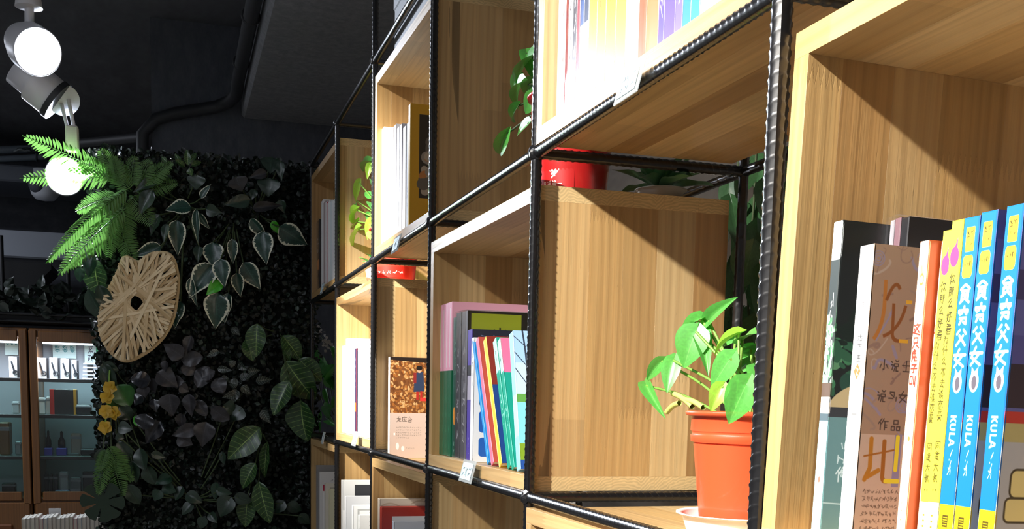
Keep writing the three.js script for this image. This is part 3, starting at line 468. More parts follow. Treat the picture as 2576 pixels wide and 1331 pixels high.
// --- lower row, only the tops show
{
  const yb = 1.022 + BAR_R + THK + 0.0006, cov = (c, d) => coverTex(c, d ?? (() => { }));
  book('large white cover with a red band in the low box by the plant wall', { x: -2.075, y: yb, z: -0.008, t: 0.03, h: 0.245, d: 0.2, cover: '#d9d7d2', front: cov('#d9d7d2', (g, w, h) => { g.fillStyle = '#b02440'; g.fillRect(16, 76, w, 40); g.fillStyle = '#e9e7e2'; g.fillRect(16, 116, w, 360); scribbles(g, rng(4), 60, 40, 5, 16, 22, '#777', false); }) });
  book('tall grey book against the side of the low box', { x: -2.13, y: yb, z: -0.006, t: 0.03, h: 0.262, d: 0.2, cover: '#8d8a86' });
  book('cream cover in front of the red banded one', { x: -1.99, y: yb, z: -0.014, t: 0.024, h: 0.218, d: 0.18, cover: '#dfd9c8', front: cov('#dfd9c8', (g, w, h) => { g.strokeStyle = '#b9b29c'; g.lineWidth = 8; g.strokeRect(30, 30, w - 60, h - 60); }) });
  book('pale yellow cover between cream and blue ones', { x: -1.90, y: yb, z: -0.014, t: 0.022, h: 0.207, d: 0.17, cover: '#e6dfb8' });
  book('blue cover at the open side of the low box', { x: -1.80, y: yb, z: -0.020, t: 0.024, h: 0.195, d: 0.16, cover: '#3f78a8', front: cov('#3f78a8') });
  // magazines standing in the open bay below the lit box
  const y2 = 1.022 + BAR_R + 0.001;
  const tray = thing('shelf_plank', 'pine plank lying on the rails of the open bay under the lit box', 'plank', [-1.36, 1.0286, -0.132]);
  part(tray, 'plank_board', chamferBox(0.52, 0.012, 0.25, 0.001, 0, [6, 1.6]), [WOOD[2], END_GRAIN], [0, 0.006, 0]);
  const y3 = y2 + 0.013;
  book('grey portrait magazine standing behind the others in the open bay', { x: -1.585, y: y3, z: -0.004, t: 0.022, h: 0.262, d: 0.2, cover: '#b9bab8', front: cov('#c9cac8', (g, w, h) => { g.fillStyle = '#2a2c30'; g.fillRect(60, 22, 320, 118); g.fillStyle = '#c9989a'; g.beginPath(); g.ellipse(220, 140, 110, 70, 0, Math.PI, 0); g.fill(); g.fillStyle = '#e4e4e2'; g.fillRect(0, 150, w, 362); scribbles(g, rng(6), 20, 175, 2, 60, 60, '#4a4c50', false); }) });
  book('silver magazine second in the open bay under the lit box', { x: -1.535, y: y3, z: -0.006, t: 0.022, h: 0.225, d: 0.19, cover: '#c4c6c8' });
  book('white framed magazine third in the open bay under the lit box', { x: -1.47, y: y3, z: -0.014, t: 0.022, h: 0.208, d: 0.19, cover: '#dcdedd', front: cov('#dfe0df', (g, w, h) => { g.strokeStyle = '#a8aaa8'; g.lineWidth = 10; g.strokeRect(26, 26, w - 52, h); g.fillStyle = '#c4c8b8'; g.fillRect(70, 80, 260, 90); }) });
  book('pale magazine in front in the open bay under the lit box', { x: -1.41, y: y3, z: -0.02, t: 0.02, h: 0.19, d: 0.18, cover: '#d2d4d2' });
  // low box under the autumn leaf book
  book('beige marbled cover at the back of the low box', { x: -1.05, y: yb, z: -0.004, t: 0.022, h: 0.258, d: 0.2, cover: '#cbbfae', front: cov('#cfc3b2', (g, w, h) => { const q = rng(7); for (let i = 0; i < 40; i++) { g.strokeStyle = '#b7a894'; g.lineWidth = 6; g.beginPath(); const a = q() * w, b = q() * h; g.moveTo(a, b); g.quadraticCurveTo(a + 40, b - 30, a + 90, b + 10); g.stroke(); } }) });
  book('red edged cover with a grey picture in the low box', { x: -1.024, y: yb, z: -0.004, t: 0.024, h: 0.243, d: 0.2, cover: '#b43428', front: cov('#b43428', (g, w, h) => { g.fillStyle = '#e6e6e4'; g.fillRect(40, 40, w, h); g.fillStyle = '#b9bcbc'; g.fillRect(70, 66, w - 100, h); g.fillStyle = '#e8e8e6'; g.fillRect(200, 90, 160, 60); }) });
  book('white cover with blue picture standing before the red edged one', { x: -0.93, y: yb, z: -0.012, t: 0.02, h: 0.222, d: 0.19, cover: '#e6e9ec', front: cov('#e8ebee', (g, w, h) => { g.fillStyle = '#5a9ac4'; g.fillRect(60, 60, w, 200); }) });
  book('pale grey cover in front in the low box', { x: -0.86, y: yb, z: -0.016, t: 0.02, h: 0.2, d: 0.18, cover: '#d4d6d8' });
}

// ------------------------------------------------------------------ clip-on shelf labels
function shelfLabel(label, u, v, dx, dy, tilt = 0.25, paper = '#b9d2da') {
  const p = at(u, v, 'z', 0.012), g = thing('shelf_label', label, 'label', p, 'clip-on shelf labels');
  part(g, 'holder', chamferBox(dx + 0.012, dy + 0.008, 0.0016, 0.0004), new THREE.MeshPhysicalMaterial({ color: '#eef4f6', roughness: 0.15, transmission: 0.7, thickness: 0 }));
  const t = canvasTex(128, 96, (c) => { c.fillStyle = paper; c.fillRect(0, 0, 128, 96); scribbles(c, rng(Math.round(u)), 12, 14, 3, 30, 36, '#3a4a52', false); scribbles(c, rng(Math.round(v)), 12, 54, 3, 26, 36, '#3a4a52', false); });
  part(g, 'paper', new THREE.PlaneGeometry(dx, dy), new THREE.MeshPhysicalMaterial({ map: t, roughness: 0.6, side: THREE.DoubleSide }), [0, 0, 0.0014]);
  const clip = new THREE.TorusGeometry(0.008, 0.0012, 6, 16, Math.PI * 1.3); clip.rotateY(Math.PI / 2); part(g, 'clip', clip, mat('#cfd8da', 0.2, { transmission: 0.6 }), [0, 0, -0.006]);
  g.rotation.x = -tilt; return g;
}
shelfLabel('pale blue shelf label clipped under the pink and green books', 1176, 1186, 0.055, 0.024);
shelfLabel('pale blue shelf label clipped under the white books of the lit box', 893, 1104, 0.045, 0.026);
shelfLabel('grey shelf label hanging on the rail above the low box by the plant wall', 813, 1102, 0.03, 0.026, 0.2, '#8a979c');
shelfLabel('pale shelf label under the red spine by the plant wall', 811, 726, 0.04, 0.024);
shelfLabel('bright white shelf label clipped under the yellow books', 1583, 208, 0.042, 0.022);
shelfLabel('pale shelf label clipped under the yellow framed magazine', 997, 614, 0.05, 0.024);

// ------------------------------------------------------------------ leaves
// unit leaf: base at the origin, tip at y = 1, half width 0.5 at most, face toward +z
function leafGeo(kind, o = {}) {
  const nl = o.nl ?? 10, nw = o.nw ?? 6, pos = [], uv = [], idx = [], { cup = 0.12, droop = 0.18, wave = 0, lobe = 0 } = o;
  const width = { heart: (t) => Math.pow(Math.sin(Math.PI * Math.pow(t, 0.62)), 0.8) * (1 - 0.25 * t), ovate: (t) => Math.pow(Math.sin(Math.PI * Math.pow(t, 0.64)), 1.05), lance: (t) => Math.pow(Math.sin(Math.PI * Math.pow(t, 0.85)), 0.8), round: (t) => Math.pow(Math.sin(Math.PI * Math.pow(t, 0.85)), 0.62) }[kind];
  for (let i = 0; i <= nl; i++) for (let j = 0; j <= nw; j++) {
    const t = i / nl, s = j / nw * 2 - 1, w = Math.max(0.004, width(Math.min(0.9999, Math.max(0.0001, t)))) * 0.5;
    const y = t - lobe * Math.pow(1 - t, 3) * Math.abs(s) * 1.2, z = -droop * t * t + cup * Math.abs(s) * w * 2 - cup * 0.4 * s * s * w + wave * Math.sin(t * 14 + s * 2) * Math.abs(s) * 0.05;
    pos.push(s * w, y, z); uv.push(j / nw, t);
  }
  for (let i = 0; i < nl; i++) for (let j = 0; j < nw; j++) { const a = i * (nw + 1) + j, b = a + nw + 1; idx.push(a, a + 1, b, b, a + 1, b + 1); }
  const g = new THREE.BufferGeometry(); g.setAttribute('position', new THREE.Float32BufferAttribute(pos, 3)); g.setAttribute('uv', new THREE.Float32BufferAttribute(uv, 2)); g.setIndex(idx); g.computeVertexNormals(); return g;
}
const LEAF = { heart: [leafGeo('heart', { lobe: 0.22, cup: 0.16, droop: 0.2 }), leafGeo('heart', { lobe: 0.2, cup: 0.26, droop: 0.34 }), leafGeo('heart', { lobe: 0.24, cup: 0.1, droop: 0.1 })], ovate: [leafGeo('ovate', { cup: 0.14, droop: 0.16, wave: 0.5 }), leafGeo('ovate', { cup: 0.22, droop: 0.28, wave: 0.5 })], lance: [leafGeo('lance', { cup: 0.14, droop: 0.2, wave: 0.4, nl: 12 }), leafGeo('lance', { cup: 0.2, droop: 0.32, wave: 0.6, nl: 12 })], round: [leafGeo('round', { cup: 0.1, droop: 0.16, wave: 0.8 }), leafGeo('round', { cup: 0.2, droop: 0.24, wave: 0.8 })] };
const TOWARD = V(0.95, 0.08, 0.3);
// leaf between two world points inside group g
function leaf(g, geo, material, base, tip, width, face = TOWARD, name = 'leaf') {
  const d = tip.clone().sub(base), len = d.length(), y = d.clone().normalize(), x = y.clone().cross(face).normalize(), z = x.clone().cross(y).normalize();
  const m = shadows(new THREE.Mesh(geo, material)); m.name = name; m.quaternion.setFromRotationMatrix(new THREE.Matrix4().makeBasis(x, y, z)); m.position.copy(base).sub(g.position); m.scale.set(width, len, len * 0.8); g.add(m); return m;
}
const jitterFace = (k = 0.5) => V(0.95 + rr(-0.2, 0.2), 0.15 + rr(-k, k), 0.35 + rr(-k, k)).normalize();
function leafMat(map, color = '#ffffff', o = {}) { return new THREE.MeshPhysicalMaterial({ map, color, side: THREE.DoubleSide, roughness: 0.38, transmission: 0.12, thickness: 0, clearcoat: 0.3, clearcoatRoughness: 0.3, ...o }); }
function veinTex(body, vein, o = {}) {
  const n = noise2(o.seed ?? 1, 24, 24), B = hex(body), Vn = hex(vein), E = o.edge ? hex(o.edge) : null, c = (k) => [k.r, k.g, k.b].map((q) => 255 * Math.pow(q, 1 / 2.2));
  const b = c(B), vv = c(Vn), e = E && c(E);
  return dataTex(96, 192, (u, v) => {
    const s = Math.abs(u - 0.5) * 2; let k = 0; if (s < (o.mid ?? 0.035)) k = o.strength ?? 0.8;
    const ph = ((v * (o.ribs ?? 8) - s * (o.slope ?? 1.1)) % 1 + 1) % 1; if (ph < (o.ribW ?? 0.09) && s < 0.93) k = Math.max(k, (o.strength ?? 0.8) * (o.ribK ?? 0.8));
    const mk = o.mottle ?? 0.3, m = 1 - mk / 2 + mk * n(u * 24, v * 24); let q = [0, 1, 2].map((i) => (b[i] * (1 - k) + vv[i] * k) * m);
    if (e && s > (o.edgeAt ?? 0.74) - 0.12 * v + 0.2 * (n(u * 6 + 5, v * 46) - 0.5)) q = e.map((x) => x * (0.9 + 0.15 * n(u * 24, v * 24)));
    return q;
  });
}
const TEX = { pothosLit: veinTex('#9fce44', '#c6ec7c', { ribs: 6, ribK: 0.2, strength: 0.4, seed: 4, mottle: 0.08 }), pothos: veinTex('#58ae48', '#98d67c', { ribs: 6, ribK: 0.2, strength: 0.45, seed: 3, mottle: 0.1 }), variegated: veinTex('#1b4034', '#4a7462', { ribs: 7, ribK: 0.3, strength: 0.6, edge: '#e2e4cc', edgeAt: 0.84, seed: 5 }), dieff: veinTex('#244a1e', '#a4bf6a', { ribs: 9, ribW: 0.12, ribK: 0.75, seed: 7, slope: 0.9 }), dark: veinTex('#201f24', '#44444c', { ribs: 8, ribK: 0.6, strength: 0.6, seed: 9 }), plainDark: veinTex('#16301f', '#2c4a36', { ribs: 7, ribK: 0.4, seed: 11 }), silver: veinTex('#16241c', '#8f9a90', { ribs: 7, ribW: 0.2, ribK: 0.9, seed: 13 }) };  // the paler pothos green paints strong lamp light into the leaf
const LM = { pothos: leafMat(TEX.pothos, '#ffffff', { transmission: 0.28 }), pothosLit: leafMat(TEX.pothosLit, '#ffffff', { transmission: 0.35 }), variegated: leafMat(TEX.variegated), lime: leafMat(TEX.pothos, '#ccff8a'), pothosShaded: leafMat(veinTex('#3f6b40', '#5f8a5c', { ribs: 6, ribK: 0.3, strength: 0.4, seed: 17, mottle: 0.15 })), succulent: leafMat(veinTex('#5a8a5c', '#86a884', { ribs: 4, ribK: 0.1, strength: 0.3, seed: 15, mottle: 0.1 })), dieff: leafMat(TEX.dieff), dark: leafMat(TEX.dark, '#ffffff', { roughness: 0.5 }), plainDark: leafMat(TEX.plainDark), silver: leafMat(TEX.silver), teal: leafMat(TEX.plainDark, '#9affe4'), grey: leafMat(TEX.dark, '#d8dcd4', { roughness: 0.6 }) };  // the darker pothos green behind the near bay has shade painted in
const STEM = mat('#6f9a3e', 0.5), STEM_DARK = mat('#3a4a2a', 0.6);
function stem(g, a, b, r = 0.0016, sag = 0.01, m = STEM) { const mid = a.clone().lerp(b, 0.5); mid.y += sag; return part(g, 'stem', tube([a.clone().sub(g.position), mid.sub(g.position), b.clone().sub(g.position)], r, 10, 6), m); }

// ------------------------------------------------------------------ potted pothos
const RED_POT = mat('#e2502c', 0.35, { clearcoat: 0.3 });
function pot(g, r, h, m = RED_POT) {
  const k = r / 0.057, P = (a, b) => new THREE.Vector2(a * k, b * h);
  part(g, 'pot', new THREE.LatheGeometry([P(0, 0), P(0.041, 0), P(0.042, 0.01), P(0.051, 0.74), P(0.0535, 0.745), P(0.054, 0.80), P(0.0525, 0.805), P(0.053, 0.83), P(0.054, 0.835), P(0.0535, 0.955), P(0.0585, 0.96), P(0.0595, 0.985), P(0.058, 1.0), P(0.053, 1.0), P(0.051, 0.90), P(0, 0.9)], 56), m);
  const soil = new THREE.CircleGeometry(0.0505 * k, 32); soil.rotateX(-Math.PI / 2); part(g, 'soil', soil, mat('#3a2c20', 0.95), [0, h * 0.905, 0]);
}
{
  const c = V(0.312, 1.3905, -0.118), g0 = thing('saucer', 'white round saucer under the red pot', 'saucer', c);
  part(g0, 'dish', new THREE.LatheGeometry([[0, 0], [0.05, 0], [0.055, 0.002], [0.060, 0.018], [0.066, 0.020], [0.066, 0.0215], [0.059, 0.0205], [0.0535, 0.005], [0, 0.004]].map((q) => new THREE.Vector2(...q)), 48), mat('#f2f0ec', 0.4));
  const g = thing('potted_pothos', 'green pothos in a red plastic pot on a white saucer in the open bay', 'potted plant', [c.x, c.y + 0.0045, c.z]);
  pot(g, 0.058, 0.114);
  const q = (x, y, z) => at(1310 + x / 2.178, 720 + y / 2.178, 'z', z);
  const L = [[1030, 190, 1135, 66, 100, -0.118, 0, 'pothos'], [990, 180, 818, 262, 84, -0.115, 1, 'pothos'], [960, 250, 885, 445, 215, -0.1, 0, 'pothos'], [975, 235, 1030, 420, 120, -0.112, 1, 'pothos'], [775, 412, 668, 525, 95, -0.11, 1, 'pothos'], [838, 408, 795, 575, 130, -0.1, 0, 'pothos'], [690, 545, 748, 668, 90, -0.108, 1, 'pothos'], [1195, 262, 1012, 345, 60, -0.11, 1, 'pothosLit'], [1150, 395, 1038, 562, 150, -0.1, 2, 'pothos'], [1215, 300, 1300, 215, 120, -0.12, 0, 'pothos'], [1260, 350, 1095, 402, 90, -0.13, 2, 'pothos'], [1105, 552, 1035, 682, 110, -0.09, 1, 'pothosLit'], [1238, 535, 1135, 757, 175, -0.07, 0, 'pothos'], [1280, 390, 1150, 470, 120, -0.14, 1, 'pothos'], [1290, 450, 1330, 560, 120, -0.12, 0, 'pothos'], [1180, 270, 1060, 330, 90, -0.14, 0, 'pothos']];
  for (const [x0, y0, x1, y1, w, z, v, m] of L) {
    const a = q(x0, y0, z), b = q(x1, y1, z + 0.012); leaf(g, LEAF.heart[v], LM[m], a, b, w / 2.178 * 1.06 / FOCAL * 1.05, V(0.85 + rr(-0.2, 0.2), 0.25 + rr(-0.1, 0.3), 0.5 + rr(-0.3, 0.3)));
    stem(g, V(c.x + rr(-0.02, 0.02), c.y + 0.107, c.z + rr(-0.02, 0.02)), a, 0.0015, 0.006);
  }
  for (const [x0, y0, x1, y1] of [[830, 585, 940, 660], [800, 690, 870, 640], [890, 620, 1000, 665]]) stem(g, q(x0, y0, -0.1), q(x1, y1, -0.1), 0.003, 0.002, mat('#b9c46a', 0.5));
}
{ // pot on the box with the pink and green books
  const c = V(-0.092, 1.7672, -0.078), g = thing('potted_pothos', 'trailing pothos in a red pot with white characters, half hidden by the frame post', 'potted plant', c);
  pot(g, 0.057, 0.125, mat('#a81c1c', 0.3, { clearcoat: 0.4 }));
  const tex = canvasTex(256, 256, (x) => { x.fillStyle = '#a81c1c'; x.fillRect(0, 0, 256, 256); glyph(x, '萝', 84, 98, 84, '#efe6e2', 0.11); [...'品说第一'].forEach((c, i) => glyph(x, c, 30 + i * 38, 192, 34, '#efe6e2', 0.11)); });
  const lab = new THREE.CylinderGeometry(0.0472, 0.0428, 0.062, 24, 1, true, 0.12, 1.15); part(g, 'printed_label', lab, new THREE.MeshPhysicalMaterial({ map: tex, roughness: 0.35, side: THREE.DoubleSide }), [0, 0.033, 0]);
  const q = (x, y, z) => at(920 + x / 2.217, y / 2.217, 'z', z);
  for (const [x0, y0, x1, y1, w, z, v] of [[930, 320, 800, 430, 150, -0.06, 0], [900, 300, 940, 420, 110, -0.07, 1], [880, 470, 790, 560, 100, -0.05, 1], [935, 450, 870, 550, 110, -0.055, 0], [930, 540, 880, 640, 100, -0.055, 2], [850, 590, 780, 700, 60, -0.05, 1], [905, 690, 825, 755, 80, -0.045, 2], [790, 745, 705, 915, 90, -0.04, 1], [860, 430, 780, 520, 80, -0.07, 0]]) {
    const a = q(x0, y0, z), b = q(x1, y1, z); leaf(g, LEAF.heart[v], LM.pothos, a, b, w / 2.217 * 1.5 / FOCAL, jitterFace(0.3)); stem(g, V(c.x, c.y + 0.118, c.z), a, 0.0015, 0.01, STEM_DARK);
  }
}
{ // pot on the brightly lit box
  const c = V(-1.215, 1.7672, -0.07), g = thing('potted_pothos', 'pothos with light painted into its leaf colour, in a red pot standing on the box of white books', 'potted plant', c);
  pot(g, 0.057, 0.118, mat('#dc3a2a', 0.35, { clearcoat: 0.3 }));
  const tex = canvasTex(128, 128, (x) => { x.fillStyle = '#d62a1e'; x.fillRect(0, 0, 128, 128); scribbles(x, rng(3), 10, 56, 5, 15, 20, '#ffffff', false); scribbles(x, rng(4), 10, 96, 5, 15, 20, '#ffffff', false); });
  part(g, 'printed_label', new THREE.CylinderGeometry(0.0475, 0.0440, 0.06, 20, 1, true, 0.2, 1.9), new THREE.MeshPhysicalMaterial({ map: tex, roughness: 0.35, side: THREE.DoubleSide }), [0, 0.04, 0]);
  const q = (x, y, z) => at(760 + x / 2.774, 300 + y / 2.774, 'z', z);
  for (const [x0, y0, x1, y1, w, z, v, m] of [[480, 300, 375, 325, 55, -0.06, 0, 'pothos'], [475, 320, 450, 405, 60, -0.055, 1, 'pothosLit'], [400, 445, 355, 580, 80, -0.05, 0, 'pothosLit'], [365, 560, 372, 632, 40, -0.05, 2, 'pothos'], [385, 635, 312, 735, 70, -0.04, 1, 'pothosLit'], [385, 715, 320, 780, 60, -0.045, 2, 'pothosLit'], [395, 770, 315, 880, 80, -0.04, 0, 'pothosLit'], [488, 720, 428, 850, 90, -0.03, 0, 'pothosLit'], [480, 540, 430, 500, 60, -0.06, 2, 'pothos'], [470, 660, 430, 700, 50, -0.06, 1, 'pothos'], [500, 600, 560, 680, 90, -0.05, 0, 'pothos'], [500, 470, 580, 520, 90, -0.06, 0, 'pothos'], [500, 780, 570, 860, 90, -0.03, 0, 'pothosLit']]) {
    const a = q(x0, y0, z), b = q(x1, y1, z + 0.01); leaf(g, LEAF.heart[v], LM[m], a, b, w / 2.774 * 2.6 / FOCAL, jitterFace(0.35)); stem(g, V(c.x, c.y + 0.11, c.z), a, 0.0017, 0.006);
  }
}
function rosette(label, c, r, n, m, potColor, seed, low = 1) {
  const g = thing('small_succulent', label, 'potted plant', c), q = rng(seed), ph = 0.045 * low;
  part(g, 'pot', new THREE.LatheGeometry([[0, 0], [0.024, 0], [0.030, 0.045], [0.033, 0.046], [0.033, 0.05], [0.028, 0.05], [0.026, 0.042], [0, 0.042]].map((k) => new THREE.Vector2(...k)), 28), mat(potColor ?? '#e8e4dc', 0.5)).scale.y = low;
  for (let i = 0; i < n; i++) { const a = i * 2.4, e = 0.2 + 0.9 * i / n, b = V(c.x, c.y + ph, c.z), t = b.clone().add(V(Math.cos(a) * Math.cos(e), Math.sin(e), Math.sin(a) * Math.cos(e)).multiplyScalar(r * (1 - 0.3 * i / n) * (0.8 + 0.4 * q()))); leaf(g, LEAF.lance[i % 2], m, b, t, r * 0.34, V(0, 1, 0.2)); }
  return g;
}
rosette('green spiky succulent behind the red pot under the upper box', V(-0.060, 1.7672, -0.185), 0.075, 16, LM.succulent, '#c9c4ba', 3, 0.3);
rosette('small spiky plant in a white pot at the foot of the brightly lit pothos', V(-1.33, 1.7672, -0.052), 0.055, 12, LM.pothos, '#f0eee8', 5);

// ------------------------------------------------------------------ plant wall at the end of the shelf
const WX = -2.262;                                                     // face of the panel
const FW = (u, v, off = 0) => at(u, v, 'x', WX + 0.03 + off);
{
  const g = thing('plant_wall_panel', 'tall panel covered with tiny dark green artificial leaves at the end of the shelf', 'plant wall', [WX - 0.06, 0, 0.27]);
  part(g, 'panel_board', chamferBox(0.10, 2.2, 0.62, 0.004), mat('#0d130e', 0.95), [0, 1.1, 0.02]);
  const small = leafGeo('round', { nl: 3, nw: 2, cup: 0.2, droop: 0.1 }), N = 15000, im = new THREE.InstancedMesh(small, new THREE.MeshPhysicalMaterial({ color: '#ffffff', side: THREE.DoubleSide, roughness: 0.45 }), N), m4 = new THREE.Matrix4(), qq = new THREE.Quaternion(), q = rng(99), col = new THREE.Color();
  for (let i = 0; i < N; i++) {
    const side = q() < 0.12, y = 0.75 + q() * 1.47, z = -0.30 + q() * 0.64, e = V(q() * 6.3, q() * 6.3, q() * 6.3), s = 0.010 + q() * 0.011;
    qq.setFromEuler(new THREE.Euler(e.x, e.y, e.z));
    const p = side ? V(0.03 - q() * 0.1, y, 0.33 + q() * 0.03) : V(0.055 + q() * 0.03, y, z); if (q() < 0.05) p.set(0.05 - q() * 0.1, 2.2 + q() * 0.025, z);
    m4.compose(p, qq, V(s * 0.8, s, s)); im.setMatrixAt(i, m4); const k = q(); col.set(k < 0.06 ? '#33463a' : k < 0.5 ? '#14221a' : '#0e1812'); im.setColorAt(i, col);
  }
  im.name = 'tiny_leaves'; im.userData.kind = 'stuff'; shadows(im); g.add(im);
}
function sprayPx(name, label, list, conv, scale, geos, mats, off, stemMat, root, cat = 'plant') {
  const pts = list.map(([x0, y0, x1, y1, w, k = 0, o = 0]) => [conv(x0, y0), conv(x1, y1), w / scale, k, o]);
  const c = FW(...(root ?? pts[0][0]), 0), g = thing(name, label, cat, c);
  pts.forEach(([a, b, w, k, o], i) => {
    const d = off + o + rr(0, 0.03), A = FW(a[0], a[1], d), B = FW(b[0], b[1], d + rr(-0.005, 0.02)); leaf(g, geos[i % geos.length], mats[k], A, B, w * 3.7 / FOCAL, jitterFace(0.3));
    if (stemMat) stem(g, c.clone().lerp(A, 0.25).setX(c.x + 0.01), A, 0.0022, -0.004, stemMat);
  });
  return g;
}
const z2 = (x, y) => [180 + x / 2.662, 360 + y / 2.662], z3 = (x, y) => [200 + x / 2.506, 800 + y / 2.506];
const VAR = [LM.variegated, LM.lime, LM.grey, LM.plainDark];
sprayPx('variegated_ficus_spray', 'hanging spray of cream edged leaves over the woven heart', [
  [800, 430, 630, 435, 110], [705, 515, 708, 747, 105], [835, 440, 840, 672, 46], [850, 470, 922, 580, 46], [865, 370, 928, 270, 46], [600, 690, 412, 755, 85], [575, 745, 488, 935, 75], [725, 1010, 550, 1112, 70], [730, 1060, 680, 1234, 98], [580, 260, 410, 305, 70, 3], [545, 310, 445, 480, 90, 3], [900, 440, 1000, 470, 75, 3], [840, 210, 830, 310, 110, 3], [590, 480, 515, 605, 85, 3], [640, 540, 610, 660, 50, 3], [855, 690, 840, 790, 60, 3]], z2, 2.662, LEAF.ovate, VAR, 0.05, STEM_DARK, z2(760, 420));
sprayPx('variegated_ficus_spray', 'large hanging spray of cream edged leaves in the middle of the plant wall', [
  [945, 665, 958, 842, 125], [955, 820, 775, 1017, 140], [1000, 775, 1017, 962, 110, 0, 0.02], [1000, 930, 905, 1008, 76, 1, 0.03], [1080, 640, 1078, 810, 66], [1105, 870, 1128, 1029, 78], [1150, 800, 1262, 982, 120], [980, 1000, 960, 1245, 150, 0, 0.02], [1050, 1005, 1012, 1202, 90], [800, 900, 822, 1090, 60]], z2, 2.662, LEAF.ovate, VAR, 0.06, STEM_DARK, z2(1090, 500));
sprayPx('variegated_ficus_spray', 'spray of cream edged leaves reaching toward the shelf end', [
  [1280, 590, 1298, 807, 125, 0, 0.02], [1200, 505, 1310, 650, 76], [1345, 520, 1393, 617, 52, 1], [1390, 560, 1577, 692, 140, 0, 0.02], [1100, 225, 1140, 324, 120, 2], [1310, 200, 1190, 225, 60, 2], [1340, 95, 1330, 197, 120, 3], [1330, 235, 1310, 352, 140, 3], [1200, 380, 1020, 410, 80, 3], [1210, 440, 1410, 408, 62, 2], [1230, 310, 1200, 380, 50, 3], [1400, 380, 1420, 470, 60, 3], [1400, 120, 1400, 250, 60, 3]], z2, 2.662, LEAF.ovate, VAR, 0.05, STEM_DARK, z2(1240, 470));
sprayPx('dark_leaf_bush', 'bush of charcoal purple rounded leaves low in the plant wall', [
  [655, 245, 525, 165, 100], [640, 265, 775, 245, 90], [705, 110, 660, 245, 62], [490, 340, 622, 435, 112], [820, 310, 735, 432, 105], [565, 478, 580, 617, 122, 0, 0.02], [690, 480, 700, 622, 82], [735, 520, 800, 617, 72], [640, 600, 640, 705, 62], [740, 690, 580, 742, 82], [830, 570, 942, 645, 92, 0, 0.02], [800, 655, 770, 812, 122, 0, 0.02], [620, 745, 712, 802, 92], [450, 395, 322, 382, 92, 1], [400, 490, 338, 545, 82, 1], [470, 510, 482, 592, 62, 1], [420, 605, 400, 702, 112, 1], [510, 650, 412, 795, 102, 1], [450, 380, 470, 472, 92], [640, 310, 742, 342, 72], [545, 270, 530, 342, 52], [630, 430, 692, 466, 62], [860, 380, 902, 472, 92], [400, 430, 410, 502, 82], [590, 400, 660, 400, 70], [770, 380, 850, 330, 70]], z3, 2.506, [LEAF.ovate[0], LEAF.round[0], LEAF.ovate[1]], [LM.dark, leafMat(TEX.dark, '#bcd0dc', { roughness: 0.25 })], 0.05, null, z3(600, 470));
sprayPx('veined_leaf_plant', 'broad green leaves with pale veins beside the lit shelf box', [
  [1120, 35, 1105, 242, 118, 0, 0.02], [1060, 130, 1090, 267, 92], [1280, 110, 1402, 262, 112], [1300, 270, 1472, 528, 190, 0, 0.02], [1380, 258, 1527, 397, 122], [1300, 188, 1322, 272, 52], [1325, 395, 1210, 602, 122, 0, 0.03], [1395, 520, 1405, 785, 185, 0, 0.02]], z3, 2.506, LEAF.lance, [LM.dieff], 0.04, STEM_DARK, z3(1260, 100));
sprayPx('veined_leaf_plant', 'pale veined leaves hanging low in the plant wall', [
  [1140, 690, 935, 887, 150, 0, 0.02], [1110, 915, 1013, 1065, 102], [1130, 1030, 1192, 1302, 122, 0, 0.01], [1185, 780, 1150, 1012, 62], [1060, 1130, 1040, 1320, 110]], z3, 2.506, LEAF.lance, [LM.dieff], 0.04, STEM_DARK, z3(1150, 720));
sprayPx('veined_leaf_plant', 'glossy veined leaves at the outer edge above the woven heart', [
  [150, 770, 172, 1035, 155, 0, 0.02], [150, 745, 95, 885, 90, 1, 0.03], [110, 980, 210, 1200, 110, 2], [180, 950, 260, 1130, 90, 2], [60, 830, 50, 930, 60, 1]], z2, 2.662, LEAF.lance, [LM.dieff, LM.teal, LM.plainDark], 0.03, STEM_DARK, z2(170, 760));
sprayPx('silver_vein_plant', 'small silver striped leaves between the dark bush and the broad leaves', [
  [1000, 420, 930, 400, 60], [990, 450, 960, 545, 55], [1010, 380, 1090, 360, 50], [1110, 400, 1215, 385, 50], [1020, 430, 1080, 480, 50], [940, 380, 870, 400, 46], [870, 320, 960, 330, 40], [1000, 290, 1050, 330, 45], [980, 300, 940, 270, 45], [1150, 580, 1200, 668, 55], [990, 480, 900, 500, 50], [1060, 340, 1140, 330, 44], [960, 60, 1010, 110, 44], [880, 210, 800, 240, 40]], z3, 2.506, LEAF.ovate, [LM.silver], 0.04, null, z3(1010, 420));
sprayPx('ivy_spray', 'low spray of dark ivy leaves at the foot of the plant wall', [
  [640, 1080, 600, 1150, 70], [690, 1120, 770, 1160, 80], [860, 1060, 850, 1150, 60, 1], [880, 1090, 960, 1110, 60, 1], [940, 1150, 880, 1250, 120], [900, 860, 910, 925, 50], [560, 1010, 480, 1040, 80, 1], [540, 1060, 600, 1100, 90, 1], [500, 1100, 470, 1150, 70, 1], [700, 1180, 640, 1240, 70], [830, 1240, 860, 1290, 60], [780, 1270, 760, 1330, 70], [1280, 1170, 1230, 1230, 80], [1330, 1180, 1400, 1220, 80], [1400, 1250, 1450, 1300, 70], [1000, 1130, 1090, 1160, 80], [240, 1090, 300, 1080, 60, 1], [470, 860, 540, 880, 50], [1010, 580, 950, 640, 120], [920, 560, 980, 600, 110], [350, 650, 400, 640, 60, 2], [260, 690, 330, 700, 80], [240, 740, 280, 760, 60]], z3, 2.506, LEAF.heart, [LM.plainDark, LM.teal, LM.lime], 0.04, STEM_DARK, z3(720, 1150));
